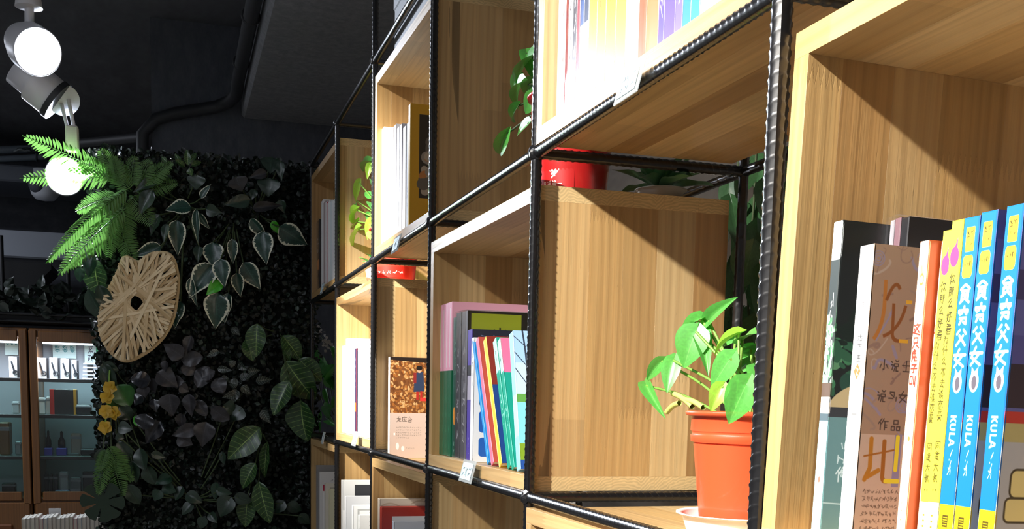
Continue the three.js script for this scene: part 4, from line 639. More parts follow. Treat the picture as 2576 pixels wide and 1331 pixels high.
sprayPx('upright_leaf_tuft', 'small tuft of olive leaves at the top edge of the plant wall', [
  [780, 150, 770, 40, 40], [790, 140, 830, 60, 40], [760, 160, 700, 110, 40], [790, 170, 800, 215, 46], [740, 150, 690, 70, 34], [800, 150, 870, 120, 34], [640, 130, 600, 90, 30]], z2, 2.662, LEAF.lance, [LM.dieff], 0.03, null, z2(780, 160));
sprayPx('edge_foliage', 'dark drooping leaves along the outer edge below the woven heart', [
  [150, 280, 215, 480, 90], [140, 300, 240, 330, 70], [240, 420, 320, 560, 130, 1], [230, 470, 250, 620, 110, 1], [180, 300, 160, 420, 60], [250, 560, 330, 640, 90], [300, 420, 360, 470, 60], [150, 820, 130, 960, 80], [200, 850, 230, 1000, 90], [280, 880, 300, 1030, 90], [330, 900, 350, 1040, 80], [240, 780, 330, 900, 90], [380, 820, 400, 960, 90], [420, 930, 470, 1060, 90], [300, 1050, 380, 1180, 90]], z3, 2.506, LEAF.lance, [LM.plainDark, leafMat(TEX.pothos, '#4f8a3c')], 0.02, STEM_DARK, z3(200, 300));
// ferns at the upper outer corner
function frondGeo(n, seed) {
  const q = rng(seed), list = [], pinna = leafGeo('lance', { nl: 5, nw: 2, cup: 0.1, droop: 0.15 });
  for (let i = 0; i < n; i++) for (const s of [-1, 1]) { const t = 0.06 + 0.92 * i / n, len = 0.25 * Math.pow(Math.sin(Math.PI * (0.12 + 0.86 * Math.pow(t, 0.8))), 0.9) * (0.9 + 0.2 * q()) + 0.02, g = pinna.clone(); g.scale(0.030, len, len); g.rotateZ(-s * (1.15 + 0.12 * q())); g.rotateY(s * 0.25); g.translate(0, t, -0.3 * t * t); list.push(g); }
  const rib = new THREE.TubeGeometry(new THREE.QuadraticBezierCurve3(V(0, 0, 0), V(0, 0.55, -0.02), V(0, 1, -0.3)), 10, 0.006, 5, false); list.push(rib);
  return mergeGeometries(list.map((g) => { const k = g.clone(); for (const a of Object.keys(k.attributes)) if (!['position', 'normal', 'uv'].includes(a)) k.deleteAttribute(a); return k; }));
}
const FROND = [frondGeo(26, 1), frondGeo(22, 2), frondGeo(30, 3)];
const FERN_MAT = new THREE.MeshPhysicalMaterial({ color: '#5c8a3e', side: THREE.DoubleSide, roughness: 0.5, transmission: 0.45, thickness: 0 });
function fern(label, root, tips) {
  const c = FW(root[0], root[1], 0.02), g = thing('boston_fern', label, 'fern', c);
  tips.forEach(([u0, v0, u1, v1, w, , off = 0.05], i) => { const A = FW(u0, v0, off), B = FW(u1, v1, off + 0.03); leaf(g, FROND[i % 3], FERN_MAT, A, B, w * 1.6 * 3.2 / FOCAL, V(0.9, 0.3 + rr(-0.2, 0.2), 0.3), 'frond'); });
}
fern('bright green fern with long fronds reaching out over the aisle', [285, 500], [[290, 450, 62, 322, 92, 0, 0.06], [285, 450, 50, 424, 84, 0, 0.08], [330, 470, 90, 622, 84, 0, 0.07], [320, 520, 132, 668, 96, 0, 0.08], [330, 560, 140, 655, 80, 0, 0.05], [300, 490, 190, 520, 80, 0, 0.04], [320, 440, 200, 400, 84, 0, 0.04]]);
fern('dark green fern in shade above the cream edged leaves', [330, 470], [[330, 480, 250, 375, 90, 1], [330, 470, 330, 392, 80, 1], [340, 480, 420, 395, 90, 1], [340, 480, 440, 450, 80, 1], [330, 490, 380, 560, 90, 1], [310, 500, 300, 640, 90, 1], [290, 520, 260, 640, 80, 1], [350, 470, 370, 400, 80, 1], [300, 470, 280, 395, 70, 1], [300, 560, 330, 660, 80, 1]]);
fern('dark fern low at the outer edge of the plant wall', [270, 1150], [[270, 1130, 235, 1240, 70, 1], [280, 1130, 300, 1250, 80, 1], [270, 1120, 330, 1210, 70, 1], [265, 1130, 245, 1180, 50, 1]]);
{ // monstera leaf
  const c = FW(258, 1262, 0.04), g = thing('monstera_leaf', 'dark split monstera leaf at the lower outer corner of the plant wall', 'leaf', c), s = new THREE.Shape();
  const P = []; for (let i = 0; i <= 160; i++) { const t = i / 160 * Math.PI * 2 - Math.PI / 2, r = 0.066 * (1 + 0.12 * Math.cos(t * 2)) * (i % 20 > 16 && i > 10 && i < 150 ? 0.35 : 1 + 0.06 * Math.sin(i % 20 / 17 * Math.PI)); P.push(new THREE.Vector2(Math.cos(t) * r * 0.85, Math.sin(t) * r)); }
  s.setFromPoints(P); const geo = new THREE.ExtrudeGeometry(s, { depth: 0.0012, bevelEnabled: false }); geo.rotateY(1.25); geo.rotateX(0.5);
  part(g, 'leaf_blade', geo, leafMat(null, '#15301e')); part(g, 'stem', tube([V(0, 0.03, 0), V(0.0, 0.09, -0.03), V(-0.03, 0.12, -0.06)], 0.003, 12, 6), STEM_DARK);
}
{ // yellow orchid
  const c = FW(262, 1055, 0.05), g = thing('yellow_orchid', 'yellow orchid blossoms at the outer edge of the plant wall', 'flower', c), petal = leafGeo('round', { nl: 6, nw: 4, cup: 0.15, droop: 0.25 }), pm = new THREE.MeshPhysicalMaterial({ color: '#d2ae34', side: THREE.DoubleSide, roughness: 0.5, transmission: 0.3, thickness: 0 });
  for (const [x, y] of [[172, 500], [165, 590], [160, 690], [215, 600], [190, 440]]) for (let i = 0; i < 5; i++) { const a = i * 1.2566 + x, b = FW(...z3(x, y), 0.06), k = z3(x + Math.cos(a) * 44, y + Math.sin(a) * 44); leaf(g, petal, pm, b, FW(...k, 0.07), 0.022 + 0.006 * (i % 2), V(0.9, 0.2 + rr(-0.4, 0.4), 0.4 + rr(-0.4, 0.4)), 'petal'); }
  part(g, 'stem', tube([z3(190, 330), z3(180, 480), z3(170, 600), z3(155, 720)].map(([u, v]) => FW(u, v, 0.05).sub(c)), 0.0025, 20, 6), STEM);
}
{ // white blossom and hanging pothos seen through the open bay
  const c = at(815, 860, 'z', -0.12), g = thing('white_blossom_spray', 'spray of small whitish blossoms seen through the open shelf bay', 'flower', c), petal = leafGeo('round', { nl: 4, nw: 3, cup: 0.2, droop: 0.2 }), pm = mat('#b9b4b0', 0.6, { side: THREE.DoubleSide });
  for (let i = 0; i < 46; i++) { const t = i / 46, b = at(790 + t * 52 + rr(-9, 9), 828 + t * 62 + rr(-14, 14), 'z', -0.12 + rr(-0.01, 0.01)); leaf(g, petal, pm, b, b.clone().add(V(rr(-1, 1), rr(-1, 1), rr(-1, 1)).normalize().multiplyScalar(0.012)), 0.012, jitterFace(0.8), 'petal'); }
  part(g, 'stem', tube([at(780, 815, 'z', -0.125), at(810, 850, 'z', -0.125), at(842, 895, 'z', -0.125)].map((p) => p.sub(c)), 0.002, 16, 6), STEM_DARK);
  const c2 = at(822, 1000, 'z', -0.12), h = thing('hanging_pothos', 'dim pothos vines hanging in the open bay beside the plant wall', 'plant', c2);
  for (const [u0, v0, u1, v1, w] of [[820, 925, 845, 985, 40], [840, 930, 815, 990, 36], [818, 985, 822, 1018, 20], [835, 1030, 812, 1050, 18], [830, 1060, 848, 1075, 18], [800, 880, 815, 930, 22], [845, 1000, 838, 1040, 22], [795, 1075, 810, 1060, 16], [806, 1040, 800, 1070, 16], [838, 880, 846, 915, 18]]) leaf(h, LEAF.heart[1], LM.pothos, at(u0, v0, 'z', -0.11), at(u1, v1, 'z', -0.11), w * 2.9 / FOCAL, jitterFace(0.4));
  for (let i = 0; i < 5; i++) part(h, 'stem', tube([at(795 + i * 10, 880 + i * 8, 'z', -0.12), at(805 + i * 9, 980, 'z', -0.115), at(830 + i * 4, 1060 - i * 9, 'z', -0.12), V(-1.7 - i * 0.05, 1.388, -0.11)].map((p) => p.sub(c2)), 0.0018, 20, 5), STEM_DARK);
}
{ // pothos behind the near open bay, leaf colour darkened for shade
  const c = at(1890, 640, 'z', -0.42), g = thing('hanging_vine', 'pothos vines hanging behind the near open bay, shade put into their leaf colour', 'plant', c);
  for (let i = 0; i < 46; i++) { const u = rr(1835, 1990), v = rr(400, 900), z = -0.36 - rr(0, 0.12), a = at(u, v, 'z', z), b = a.clone().add(V(rr(-0.03, 0.03), -rr(0.03, 0.075), rr(-0.02, 0.02))); leaf(g, LEAF.heart[i % 3], LM.pothosShaded, a, b, rr(0.035, 0.065), jitterFace(0.5)); }
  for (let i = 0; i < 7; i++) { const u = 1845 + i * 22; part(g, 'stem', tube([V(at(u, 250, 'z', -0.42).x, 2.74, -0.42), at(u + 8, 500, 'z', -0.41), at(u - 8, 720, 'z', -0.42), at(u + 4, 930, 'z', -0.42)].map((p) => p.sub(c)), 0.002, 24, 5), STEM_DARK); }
}
// ------------------------------------------------------------------ woven heart
{
  const c = FW(350, 765, 0.06), g = thing('woven_heart', 'pale woven wicker heart hanging on the plant wall', 'wicker ornament', c);
  const S = 3.2 / FOCAL, outl = new THREE.CatmullRomCurve3([[428, 642], [446, 690], [444, 740], [432, 800], [408, 845], [365, 885], [312, 907], [275, 882], [254, 832], [258, 780], [284, 720], [300, 690], [318, 650], [350, 662], [385, 640]].map(([u, v]) => V((u - 350) * S, -(v - 765) * S, 0)), true);
  const ob = sub(g, 'weave'), q = rng(17), rot = new THREE.Matrix4().makeBasis(V(0.2, 0, -0.98).normalize(), V(0, 1, 0), V(0.98, 0, 0.2).normalize()); ob.quaternion.setFromRotationMatrix(rot);
  const mats = ['#d8c39a', '#c9b186', '#e2d0aa', '#b89d70'].map((k) => mat(k, 0.7)), geo = chamferBox(1, 1, 0.0014, 0.0003), hole = V(-0.004, 0.004, 0);
  for (let i = 0; i < 100; i++) {
    const a = outl.getPointAt(q()), dir = hole.clone().sub(a), dist = dir.length(); dir.normalize(); const off = (q() < 0.5 ? -1 : 1) * (0.018 + q() * 0.024), perp = V(-dir.y, dir.x, 0), aim = hole.clone().addScaledVector(perp, off).sub(a).normalize();
    let best = null, bd = 9; for (let k = 0; k < 90; k++) { const p = outl.getPointAt(k / 90).sub(a), l = p.length(); if (l < dist * 0.9) continue; const e = p.normalize().distanceTo(aim); if (e < bd) { bd = e; best = l; } }
    const zc = 0.012 + q() * 0.012, b = a.clone().addScaledVector(aim, best), m = part(ob, 'strip', geo, mats[Math.floor(q() * 4)], a.clone().add(b).multiplyScalar(0.5).setZ(zc)); m.scale.set(0.0052 + q() * 0.0035, best, 1); m.rotation.z = Math.atan2(aim.y, aim.x) - Math.PI / 2; m.rotation.x = (q() - 0.5) * 0.12;
  }
  part(ob, 'rim', new THREE.TubeGeometry(outl, 90, 0.0055, 8, true), mats[1]);
}

// ------------------------------------------------------------------ lamps in view
const LAMP_WHITE = mat('#d9dade', 0.4);
function aim(o, from, to) { o.quaternion.setFromUnitVectors(V(0, 0, 1), to.clone().sub(from).normalize()); }
function spotHead(g, pos, target, r, l, spec, color, glow) {            // can with a glowing lens facing the target
  const head = sub(g, 'lamp_head', pos.clone().sub(g.position).toArray()); aim(head, pos, target);
  const can = new THREE.LatheGeometry([[0, -l], [r * 0.6, -l], [r * 0.78, -l * 0.96], [r * 0.8, -l * 0.5], [r, -l * 0.45], [r, 0.012], [r * 0.94, 0.012], [r * 0.94, 0], [0, -0.003]].map((q) => new THREE.Vector2(...q)), 36); can.rotateX(Math.PI / 2); part(head, 'can', can, LAMP_WHITE);
  part(head, 'lens', new THREE.CircleGeometry(r * 0.9, 32), new THREE.MeshStandardMaterial({ color: '#ffffff', emissive: color, emissiveIntensity: glow }), [0, 0, 0.004]);
  const s = new THREE.SpotLight(color, spec.cd, 0, spec.a, spec.pen, 2), d = target.clone().sub(pos).normalize(); s.position.copy(pos).addScaledVector(d, 0.02).sub(g.position); s.target.position.copy(target).sub(g.position); s.castShadow = true; s.shadow.radius = 1.6; s.shadow.mapSize.set(1024, 1024); s.name = 'light'; g.add(s, s.target); s.target.name = 'aim_point';
  return head;
}
{ // upper lamp hanging from the ceiling
  const p = at(92, 128, 'x', -2.02), g = thing('track_spotlight', 'white spotlight glaring from the ceiling above the fern', 'spotlight', [p.x - 0.05, 3.1, p.z + 0.005]);
  spotHead(g, p, V(-0.4, 1.62, 0.0), 0.062, 0.12, LAMP_A, COOL, 30);
  const top = g.position.clone(); part(g, 'stem', straight([V(0, 0, 0), at(74, 62, 'x', top.x).sub(top)], 0.012, 14), LAMP_WHITE); part(g, 'collar', new THREE.CylinderGeometry(0.03, 0.035, 0.03, 24), LAMP_WHITE, at(72, 4, 'x', top.x).sub(top)); part(g, 'canopy', new THREE.CylinderGeometry(0.04, 0.04, 0.02, 24), LAMP_WHITE, [0, -0.011, 0]);
}
{ // clip lamp standing on the plant wall, switched off, seen from behind
  const X = -2.24, base = at(182, 395, 'x', X), g = thing('clip_spotlight', 'white spotlight can on a forked bracket rising from the fern', 'spotlight', base);
  const L = (u, v, dx = 0) => at(u, v, 'x', X + dx).sub(base);
  const conn = chamferBox(0.035, 0.07, 0.035, 0.004); part(g, 'connector', conn, mat('#c9c4ba', 0.5), L(182, 350));
  for (const [a, b] of [[[172, 330], [155, 262]], [[188, 330], [172, 250]]]) part(g, 'fork_arm', straight([L(...a), L(...b)], 0.0055, 10), mat('#e4e6ea', 0.3));
  const disc = part(g, 'pivot_disc', new THREE.CylinderGeometry(0.044, 0.044, 0.006, 32), mat('#d4d8de', 0.25), L(160, 252)); disc.rotation.set(0.5, 0, 0.95);
  const dir = L(60, 190).sub(L(135, 252)).normalize(), head = part(g, 'can', new THREE.LatheGeometry([[0, 0], [0.054, 0], [0.056, 0.006], [0.056, 0.07], [0.047, 0.076], [0.047, 0.125], [0, 0.13]].map((q) => new THREE.Vector2(...q)), 36), LAMP_WHITE, L(140, 252)); head.quaternion.setFromUnitVectors(V(0, 1, 0), dir);
  const ring = part(g, 'front_ring', new THREE.CylinderGeometry(0.059, 0.059, 0.016, 36), mat('#2a2c30', 0.5), L(140, 252)); ring.quaternion.copy(head.quaternion);
}
{ // lamp glaring through the fern
  const p = at(163, 443, 'x', -2.62), g = thing('track_spotlight', 'white spotlight glaring through the fern fronds', 'spotlight', [p.x - 0.06, p.y, p.z]);
  spotHead(g, p, V(0.6, 1.75, 0.45), 0.06, 0.11, LAMP_B, COOL, 60);
  part(g, 'bracket_arm', straight([V(-0.02, 0, 0), V(0.14, -0.02, -0.06), V(0.3, -0.02, -0.11)], 0.01, 12), LAMP_WHITE);
}
{ // dome camera under the far beam
  const c = at(112, 430, 'x', -6.22), g = thing('dome_camera', 'white dome security camera hanging left of the fern', 'camera', c);
  part(g, 'housing', new THREE.LatheGeometry([[0, 0], [0.09, 0], [0.09, -0.09], [0.08, -0.14], [0.055, -0.17], [0, -0.18]].map((q) => new THREE.Vector2(...q)), 36), mat('#d2d6dc', 0.4));
  part(g, 'lens_window', new THREE.SphereGeometry(0.056, 28, 18), mat('#565a62', 0.15), [0.045, -0.09, 0.035]);
}
// ------------------------------------------------------------------ track and spotlights over the aisle (behind the camera's view)
{
  const tr = thing('lighting_track', 'black lighting track on the ceiling along the aisle', 'track', [0.6, 3.085, 1.6]);
  part(tr, 'track_rail', chamferBox(5.2, 0.03, 0.035, 0.003), mat('#17181a', 0.5));
  TRACK_SPOTS.forEach((s, i) => {
    const p = V(...s.p), g = thing('aisle_spotlight', ['white spotlight aimed at the red potted pothos', 'white spotlight aimed at the box of white books', 'white spotlight aimed at the blue paperbacks'][i], 'spotlight', [p.x, 3.07, p.z]);
    spotHead(g, p, V(...s.t), 0.05, 0.12, s, NEUTRAL, 12); part(g, 'stem', straight([V(0, 0, 0), V(0, p.y - 3.07 + 0.04, 0.03)], 0.009, 10), LAMP_WHITE);
  });
  FILL_PANELS.forEach((c, i) => {  // panels added only to lift the fill, no such fixture known
    const g = thing('added_fill_panel', ['added unseen fill panel behind the camera', 'added unseen fill panel over the middle of the shop', 'added unseen fill panel in front of the glass cabinets'][i], 'ceiling light', c.p);
    part(g, 'frame', chamferBox(c.s + 0.04, 0.04, c.s + 0.04, 0.004), mat('#d8d8d8', 0.5), [0, 0.025, 0]);
    const d = new THREE.PlaneGeometry(c.s, c.s); d.rotateX(Math.PI / 2); part(g, 'diffuser', d, new THREE.MeshStandardMaterial({ color: '#ffffff', emissive: COOL, emissiveIntensity: 1.5 }), [0, 0.003, 0]);
    const l = new THREE.RectAreaLight(COOL, c.i, c.s, c.s); l.name = 'light'; l.rotation.x = -Math.PI / 2; l.position.y = -0.004; g.add(l);
  });
}

// ------------------------------------------------------------------ display cabinets far left
const CX = -5.45;
{
  const wood = new THREE.MeshPhysicalMaterial({ color: '#8d6034', map: WOOD_TEX[0], roughness: 0.4, clearcoat: 0.3 }), wood2 = [wood, wood];
  const P = (u, v, x = CX) => at(u, v, 'x', x);
  const glassMat = new THREE.MeshPhysicalMaterial({ color: '#f4f8f8', roughness: 0.03, transmission: 1, thickness: 0, ior: 1.45 });
  const top = 1.862, sill = 0.935, zR = 0.62, zM = P(75, 1000).z, zL = 1.56;
  const SH = [957, 1048, 1152].map((v) => P(170, v).y);
  function cabinet(label, za, zb, n) {
    const g = thing('display_cabinet', label, 'cabinet', [CX - 0.22, 0, (za + zb) / 2]), w = zb - za, D = 0.44;
    const add = (name, sx, sy, sz, x, y, z, m = wood) => part(g, name, chamferBox(sx, sy, sz, 0.004, -1, [5, 1.5]), m, [x, y, z]);
    add('top_board', D, 0.05, w, 0, top - 0.025, 0); add('bottom_board', D, 0.05, w, 0, 0.03, 0); add('side_panel', D, top - 0.1, 0.025, 0, top / 2, -w / 2 + 0.0125); add('side_panel', D, top - 0.1, 0.025, 0, top / 2, w / 2 - 0.0125); add('back_panel', 0.015, top - 0.1, w - 0.05, -D / 2 + 0.008, top / 2, 0, mat('#9fa4ac', 0.7)); add('divider_post', 0.02, top - sill - 0.1, 0.035, -0.12, (top + sill) / 2, n, mat('#2a2624', 0.5));
    add('sill_board', D, 0.03, w - 0.05, 0, sill - 0.03, 0);
    const dr = sub(g, 'door', [D / 2 + 0.012, 0, 0]); for (const s of [-1, 1]) part(dr, 'stile', chamferBox(0.024, top - sill + 0.04, 0.04, 0.004, -1, [5, 1.5]), wood, [0, (top + sill) / 2 - 0.03, s * (w / 2 - 0.021)]);
    part(dr, 'rail', chamferBox(0.024, 0.06, w - 0.1, 0.004, -1, [5, 1.5]), wood, [0, top - 0.045, 0]); part(dr, 'rail', chamferBox(0.024, 0.05, w - 0.1, 0.004, -1, [5, 1.5]), wood, [0, sill - 0.005, 0]); part(dr, 'glass_pane', bx(-0.003, 0.003, sill + 0.02, top - 0.075, -w / 2 + 0.04, w / 2 - 0.04), glassMat);
    const dl = sub(g, 'lower_door', [D / 2 + 0.012, 0, 0]); part(dl, 'door_board', chamferBox(0.024, sill - 0.12, w - 0.02, 0.004, -1, [5, 1.5]), wood, [0, sill / 2 + 0.02, 0]); part(dl, 'raised_panel', chamferBox(0.02, sill - 0.36, w - 0.2, 0.008, -1, [5, 1.5]), mat('#7c4a26', 0.4), [0.016, sill / 2 + 0.02, 0]);
    for (const y of [SH[2], SH[1], SH[0]]) { part(g, 'shelf', chamferBox(D - 0.06, 0.010, w - 0.06, 0.001), mat('#dff0ec', 0.08, { transmission: 0.9, thickness: 0 }), [-0.012, y + 0.003, 0]); part(g, 'shelf_edge', chamferBox(0.012, 0.02, w - 0.06, 0.002), mat('#2c2a2a', 0.4), [D / 2 - 0.032, y - 0.002, 0]); }
    const s = part(g, 'light_strip', new THREE.CylinderGeometry(0.012, 0.012, w - 0.12, 14), new THREE.MeshStandardMaterial({ color: '#fff', emissive: COOL, emissiveIntensity: 3 }), [0.12, top - 0.07, 0]); s.rotation.x = Math.PI / 2;
    const l = new THREE.RectAreaLight(COOL, 95, w - 0.12, 0.05); l.name = 'light'; l.position.set(0.12, top - 0.086, 0); l.rotation.set(-Math.PI / 2, 0, 0); l.rotation.order = 'YXZ'; l.rotation.y = Math.PI / 2; g.add(l);
    return g;
  }
  cabinet('brown wooden glass cabinet with a red and black box and purple boxes', zR, zM - 0.004, -0.11);
  cabinet('brown wooden glass cabinet cut by the picture edge beside its neighbour', zM + 0.004, zL, 0.1);
  // goods behind the glass: [kind label, u0, u1, vTop, shelf y, depth, colour]
  const base = sill - 0.0145, S = [...SH.map((y) => y + 0.0085), base];
  const IT = [
    ['display_card', 'white display card with dark pens, beside the cabinet stile', 92, 122, 900, S[0], 0.02, '#e9ebee', 1], ['display_card', 'white display card with a dark clip, second on the top shelf', 124, 150, 900, S[0], 0.02, '#e4e6ea', 1], ['display_card', 'white display card with a red stripe, third on the top shelf', 152, 178, 902, S[0], 0.02, '#e9e6e4', 1], ['display_card', 'white display card beside the stacked trays', 180, 198, 906, S[0], 0.02, '#dfe3e8', 1],
    ['display_card', 'white display card in the neighbouring cabinet', 22, 48, 897, S[0], 0.02, '#dfe3e6', 1],
    ['phone_box', 'white gadget box left of the red and black box', 97, 114, 1000, S[1], 0.05, '#e6e8ea', 0], ['phone_box', 'white gadget box touching the red and black box', 116, 136, 998, S[1], 0.05, '#dcdfe3', 0],
    ['gift_box', 'black box with red and yellow ends on the second shelf', 126, 194, 979, S[1], 0.08, '#1a1416', 2], ['dark_box', 'low black box right of the red and yellow one', 192, 230, 1018, S[1], 0.1, '#141418', 0],
    ['bottle_stand', 'dark bottle shape on a purple box beside the cabinet stile', 112, 130, 1082, S[2], 0.05, '#17181e', 3], ['bottle_stand', 'dark bottle shape on a purple box in the middle of the third shelf', 143, 166, 1084, S[2], 0.05, '#17181e', 3],
    ['pen_case', 'dark pen case on the lowest shelf beside the stile', 112, 122, 1192, S[3], 0.03, '#1c1e24', 0], ['pen_case', 'dark pen case second on the lowest shelf', 124, 133, 1192, S[3], 0.03, '#1c1e24', 0], ['pen_case', 'dark pen case third on the lowest shelf', 135, 145, 1192, S[3], 0.03, '#20222a', 0], ['glass_jar', 'pale jar on the lowest shelf right of the pen cases', 150, 172, 1186, S[3], 0.06, '#aab4ba', 0],
    ['silver_case', 'row of silver cases before the low black box', 180, 226, 1036, S[1], 0.03, '#b9bec4', 0], ['white_card', 'small white card leaning on the second shelf', 166, 180, 1030, S[1], 0.02, '#e2e6ea', 0], ['glass_dish', 'flat glass dish on the third shelf beside the bottles', 170, 200, 1140, S[2], 0.06, '#8f9aa0', 0], ['pale_box', 'pale flat box behind the dark bottles', 178, 204, 1090, S[2], 0.04, '#9a938c', 0], ['dark_box', 'dark low box at the right of the third shelf', 204, 240, 1128, S[2], 0.08, '#1a1c22', 0], ['grey_box', 'grey box right of the pale jar at the cabinet bottom', 178, 204, 1200, S[3], 0.05, '#787f86', 0], ['dark_box', 'black case at the bottom right behind the glass', 208, 238, 1186, S[3], 0.05, '#22252a', 0], ['white_card', 'white label card in the neighbouring cabinet', 8, 24, 1128, S[2], 0.02, '#c9ced2', 0], ['dark_box', 'dark box low in the neighbouring cabinet', 6, 40, 1215, S[3], 0.06, '#2a2622', 0],
    ['paper_box', 'blue and yellow paper box at the cabinet bottom', 140, 176, 1232, base, 0.08, '#3a6ab0', 0], ['paper_box', 'yellow paper box at the cabinet bottom beside the stile', 112, 138, 1238, base, 0.08, '#c9b04a', 0],
    ['brown_box', 'tan boxes stack seen in the neighbouring cabinet', 0, 26, 1062, S[2], 0.12, '#7a5a34', 0], ['ornament', 'silver curved ornament in the neighbouring cabinet', 30, 50, 1010, S[1], 0.03, '#aeb6bc', 0], ['ornament', 'small silver ornament low in the neighbouring cabinet', 38, 54, 1110, S[2], 0.03, '#9aa2a8', 0],
  ];
  for (const [name, label, u0, u1, v, y, d, c, k] of IT) {
    const x = CX - 0.16, a = P(u0, v, x), b = P(u1, v, x), w = Math.abs(a.z - b.z), h = Math.max(0.012, a.y - y), g = thing(name, label, name.replace('_', ' '), [x, y + 0.0004, (a.z + b.z) / 2]);
    if (k === 1) { const t = part(g, 'card', chamferBox(0.006, h, w, 0.001), mat(c, 0.6), [0, h / 2, 0]); part(t, 'dark_edge', chamferBox(0.008, h, 0.012, 0.001), mat('#17181c', 0.4), [0.001, 0, -w / 2 + 0.006]); part(t, 'pen', chamferBox(0.006, h * 0.6, 0.010, 0.002), mat('#22262c', 0.3), [0.006, 0.0, w * 0.1]).rotation.x = 0.25; part(t, 'clip', new THREE.TorusGeometry(0.012, 0.003, 6, 16), mat('#2c2f34', 0.3), [0.006, -h * 0.25, -w * 0.1]).rotation.y = Math.PI / 2; }
    else if (k === 2) { part(g, 'box_body', chamferBox(d, h, w, 0.003), mat(c, 0.5), [0, h / 2, 0]); part(g, 'end_band', chamferBox(d + 0.002, h + 0.001, w * 0.17, 0.002), mat('#b0241e', 0.5), [0, h / 2, w * 0.415]); part(g, 'end_band', chamferBox(d + 0.002, h + 0.001, w * 0.12, 0.002), mat('#c9902a', 0.5), [0, h / 2, -w * 0.43]); }
    else if (k === 3) { part(g, 'purple_base', chamferBox(d + 0.03, 0.04, w * 1.1, 0.002), mat('#4a3fa8', 0.5), [0, 0.02, 0]); part(g, 'bottle', new THREE.LatheGeometry([[0, 0.04], [w * 0.4, 0.04], [w * 0.42, 0.06], [w * 0.4, h * 0.6], [w * 0.16, h * 0.75], [w * 0.16, h * 0.95], [0, h]].map((q) => new THREE.Vector2(...q)), 24), mat(c, 0.15)); }
    else { part(g, 'body', chamferBox(d, h, w, Math.min(0.006, w / 5)), mat(c, 0.4)).position.y = h / 2; part(g, 'lid_band', chamferBox(d + 0.001, h * 0.12, w + 0.001, 0.001), mat('#8a8e94', 0.4), [0, h * 0.8, 0]); }
  }
  { // stacked trays
    const x = CX - 0.16, a = P(208, 912, x), b = P(246, 912, x), w = a.z - b.z; for (let i = 0; i < 5; i++) { const g = thing('clear_tray', ['lowest clear tray of the stack', 'second clear tray from the shelf', 'middle clear tray of the stack', 'second clear tray from the top', 'topmost clear tray of the stack'][i], 'tray', [x, S[0] + 0.0005 + i * 0.021, (a.z + b.z) / 2], 'stacked clear trays'); part(g, 'tray_body', chamferBox(0.1, 0.008, w * (1 - i * 0.04), 0.002), mat('#cfd6dc', 0.2), [0, 0.004, 0]); part(g, 'foot', chamferBox(0.04, 0.0122, w * 0.4, 0.001), mat('#4a5056', 0.3), [0, 0.0142, 0]); }
  }
  // paper banners hung at the back of the top shelf
  const banner = (label, u0, u1, v0, v1, text, side) => { const x = CX - 0.40, a = P(u0, v0, x), b = P(u1, v1, x), w = a.z - b.z, h = a.y - b.y, g = thing('paper_banner', label, 'banner', [x, b.y, (a.z + b.z) / 2]); const t = canvasTex(128, 128, (c) => { c.fillStyle = '#d9f2f2'; c.fillRect(0, 0, 128, 128); if (side) { c.fillStyle = '#2aa86a'; c.fillRect(96, 0, 32, 60); column(c, text, 24, 6, 52, 58, '#4a4258', 0.1); } else { for (const k of [10, 52, 92]) column(c, text, k, 8, 30, 36, '#2a8a94', 0.11); } }); const geo = new THREE.PlaneGeometry(w, h); geo.rotateY(Math.PI / 2); part(g, 'sheet', geo, new THREE.MeshPhysicalMaterial({ map: t, roughness: 0.7, side: THREE.DoubleSide }), [0, h / 2, 0]); part(g, 'hanger', chamferBox(0.006, 0.006, w, 0.001), mat('#444a4e', 0.4), [0, h + 0.001, 0]); };
  banner('pale teal banner with columns of characters at the cabinet top', 132, 192, 866, 902, '奶茶', false); banner('pale teal banner with two large characters and a green corner', 212, 252, 868, 916, '系列', true); banner('pale teal banner in the neighbouring cabinet', 12, 46, 858, 894, '茶', false);
  // shelf trough with dark foliage above the cabinets
  const a = P(-60, 828), tr = thing('foliage_trough', 'long black trough of dark artificial foliage above the glass cabinets', 'planter', [CX - 0.1, 1.885, 1.1]);
  part(tr, 'trough', chamferBox(0.2, 0.06, 1.3, 0.006), mat('#0e0f10', 0.6), [0, 0.03, 0]); for (const y of [0.012, 0.05]) part(tr, 'front_rail', straight([V(0.11, y, -0.65), V(0.11, y, 0.65)], 0.008, 8), mat('#1c1d1f', 0.4));
  for (const z of [-0.36, -0.14, 0.2]) part(tr, 'hanger_rod', straight([V(0, 0.05, z), V(0, 0.48, z)], 0.012, 8), mat('#15171a', 0.5));
  const N = 420, im = new THREE.InstancedMesh(LEAF.ovate[0], new THREE.MeshPhysicalMaterial({ color: '#ffffff', side: THREE.DoubleSide, roughness: 0.4 }), N), m4 = new THREE.Matrix4(), col = new THREE.Color();
  for (let i = 0; i < N; i++) { m4.compose(V(rr(-0.1, 0.13), rr(0.04, 0.19), rr(-0.65, 0.65)), new THREE.Quaternion().setFromEuler(new THREE.Euler(rr(0, 6.3), rr(0, 6.3), rr(0, 6.3))), V(0.05, 0.085, 0.08)); im.setMatrixAt(i, m4); im.setColorAt(i, col.set(rnd() < 0.12 ? '#6a746c' : rnd() < 0.5 ? '#1c2a20' : '#26302a')); }
  im.name = 'dark_foliage'; im.userData.kind = 'stuff'; shadows(im); tr.add(im);
}
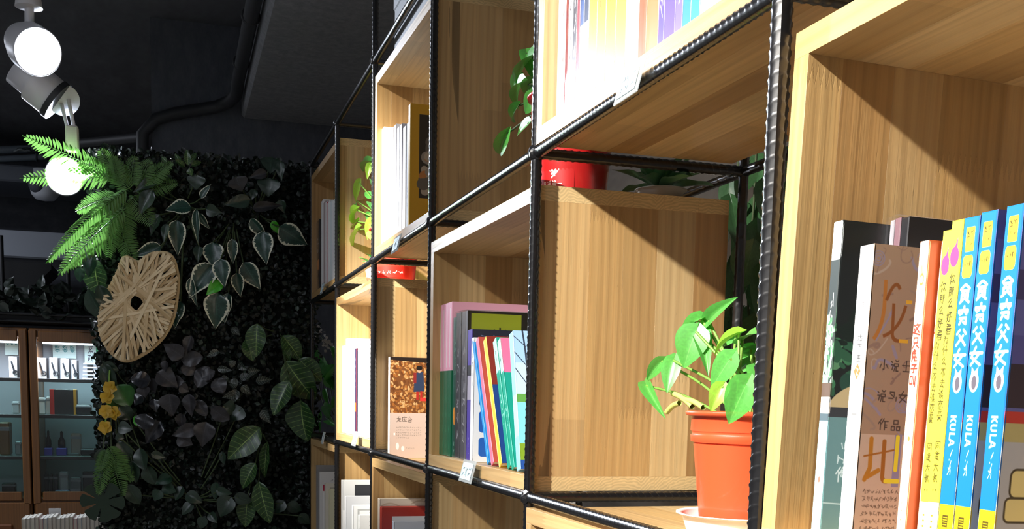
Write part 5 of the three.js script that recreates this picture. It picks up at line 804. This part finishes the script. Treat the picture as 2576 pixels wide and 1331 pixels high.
// low display table with books in front of the cabinets
{
  const X = -4.7, tb = at(60, 1305, 'x', X), te = at(292, 1305, 'x', X), y = 0.70, t = thing('display_table', 'low wooden display table in front of the glass cabinets', 'table', [X, 0, (tb.z + te.z) / 2]);
  part(t, 'table_top', chamferBox(0.5, 0.04, 0.62, 0.004, 2, [6, 2]), [WOOD[9], END_GRAIN], [0, y - 0.02, 0]); for (const [a, b] of [[-1, -1], [-1, 1], [1, -1], [1, 1]]) part(t, 'leg', chamferBox(0.04, y - 0.04, 0.04, 0.003), WOOD[9], [a * 0.22, (y - 0.04) / 2, b * 0.28]);
  const topY = at(100, 1300, 'x', X).y, cols = ['#d9d5cc', '#c9c4ba', '#e4e0d6', '#bcae9e', '#d8a8a8', '#c4ccd0', '#e6e2da', '#a89c90'], n = 22; let z = tb.z;
  for (let i = 0; i < n; i++) { const th = (tb.z - te.z) / n; z -= th; const g = thing('book', `${['light grey', 'warm grey', 'cream', 'tan', 'pink', 'pale blue grey', 'off white', 'brown grey'][i % 8]} covered upright book in the row on the low table`, 'book', [X, y, z + th / 2], 'upright books on the low table'); const h = topY - y + 0.003 * ((i * 5) % 4); part(g, 'page_block', boxGeo(0.19, h - 0.004, th * 0.78), PAGES, [0, h / 2, 0]); part(g, 'cover', boxGeo(0.195, h, th * 0.06 + 0.001), plain(cols[i % 8]), [0.002, h / 2, th * 0.42]); part(g, 'cover', boxGeo(0.195, h, th * 0.06 + 0.001), plain(cols[i % 8]), [0.002, h / 2, -th * 0.42]); }
  const cp = at(138, 1281, 'x', X), cg = thing('price_card', 'white price card standing behind the books on the low table', 'card', [X - 0.12, y, at(138, 1281, 'x', X - 0.12).z]); const ch = at(138, 1279, 'x', X - 0.12).y - y; part(cg, 'card', chamferBox(0.003, ch, 0.058, 0.001), mat('#e9eaec', 0.6), [0, ch / 2, 0]); part(cg, 'foot', chamferBox(0.03, 0.006, 0.05, 0.001), mat('#cfd2d4', 0.4), [0, 0.003, 0]);
}

renderer.render(scene, camera);
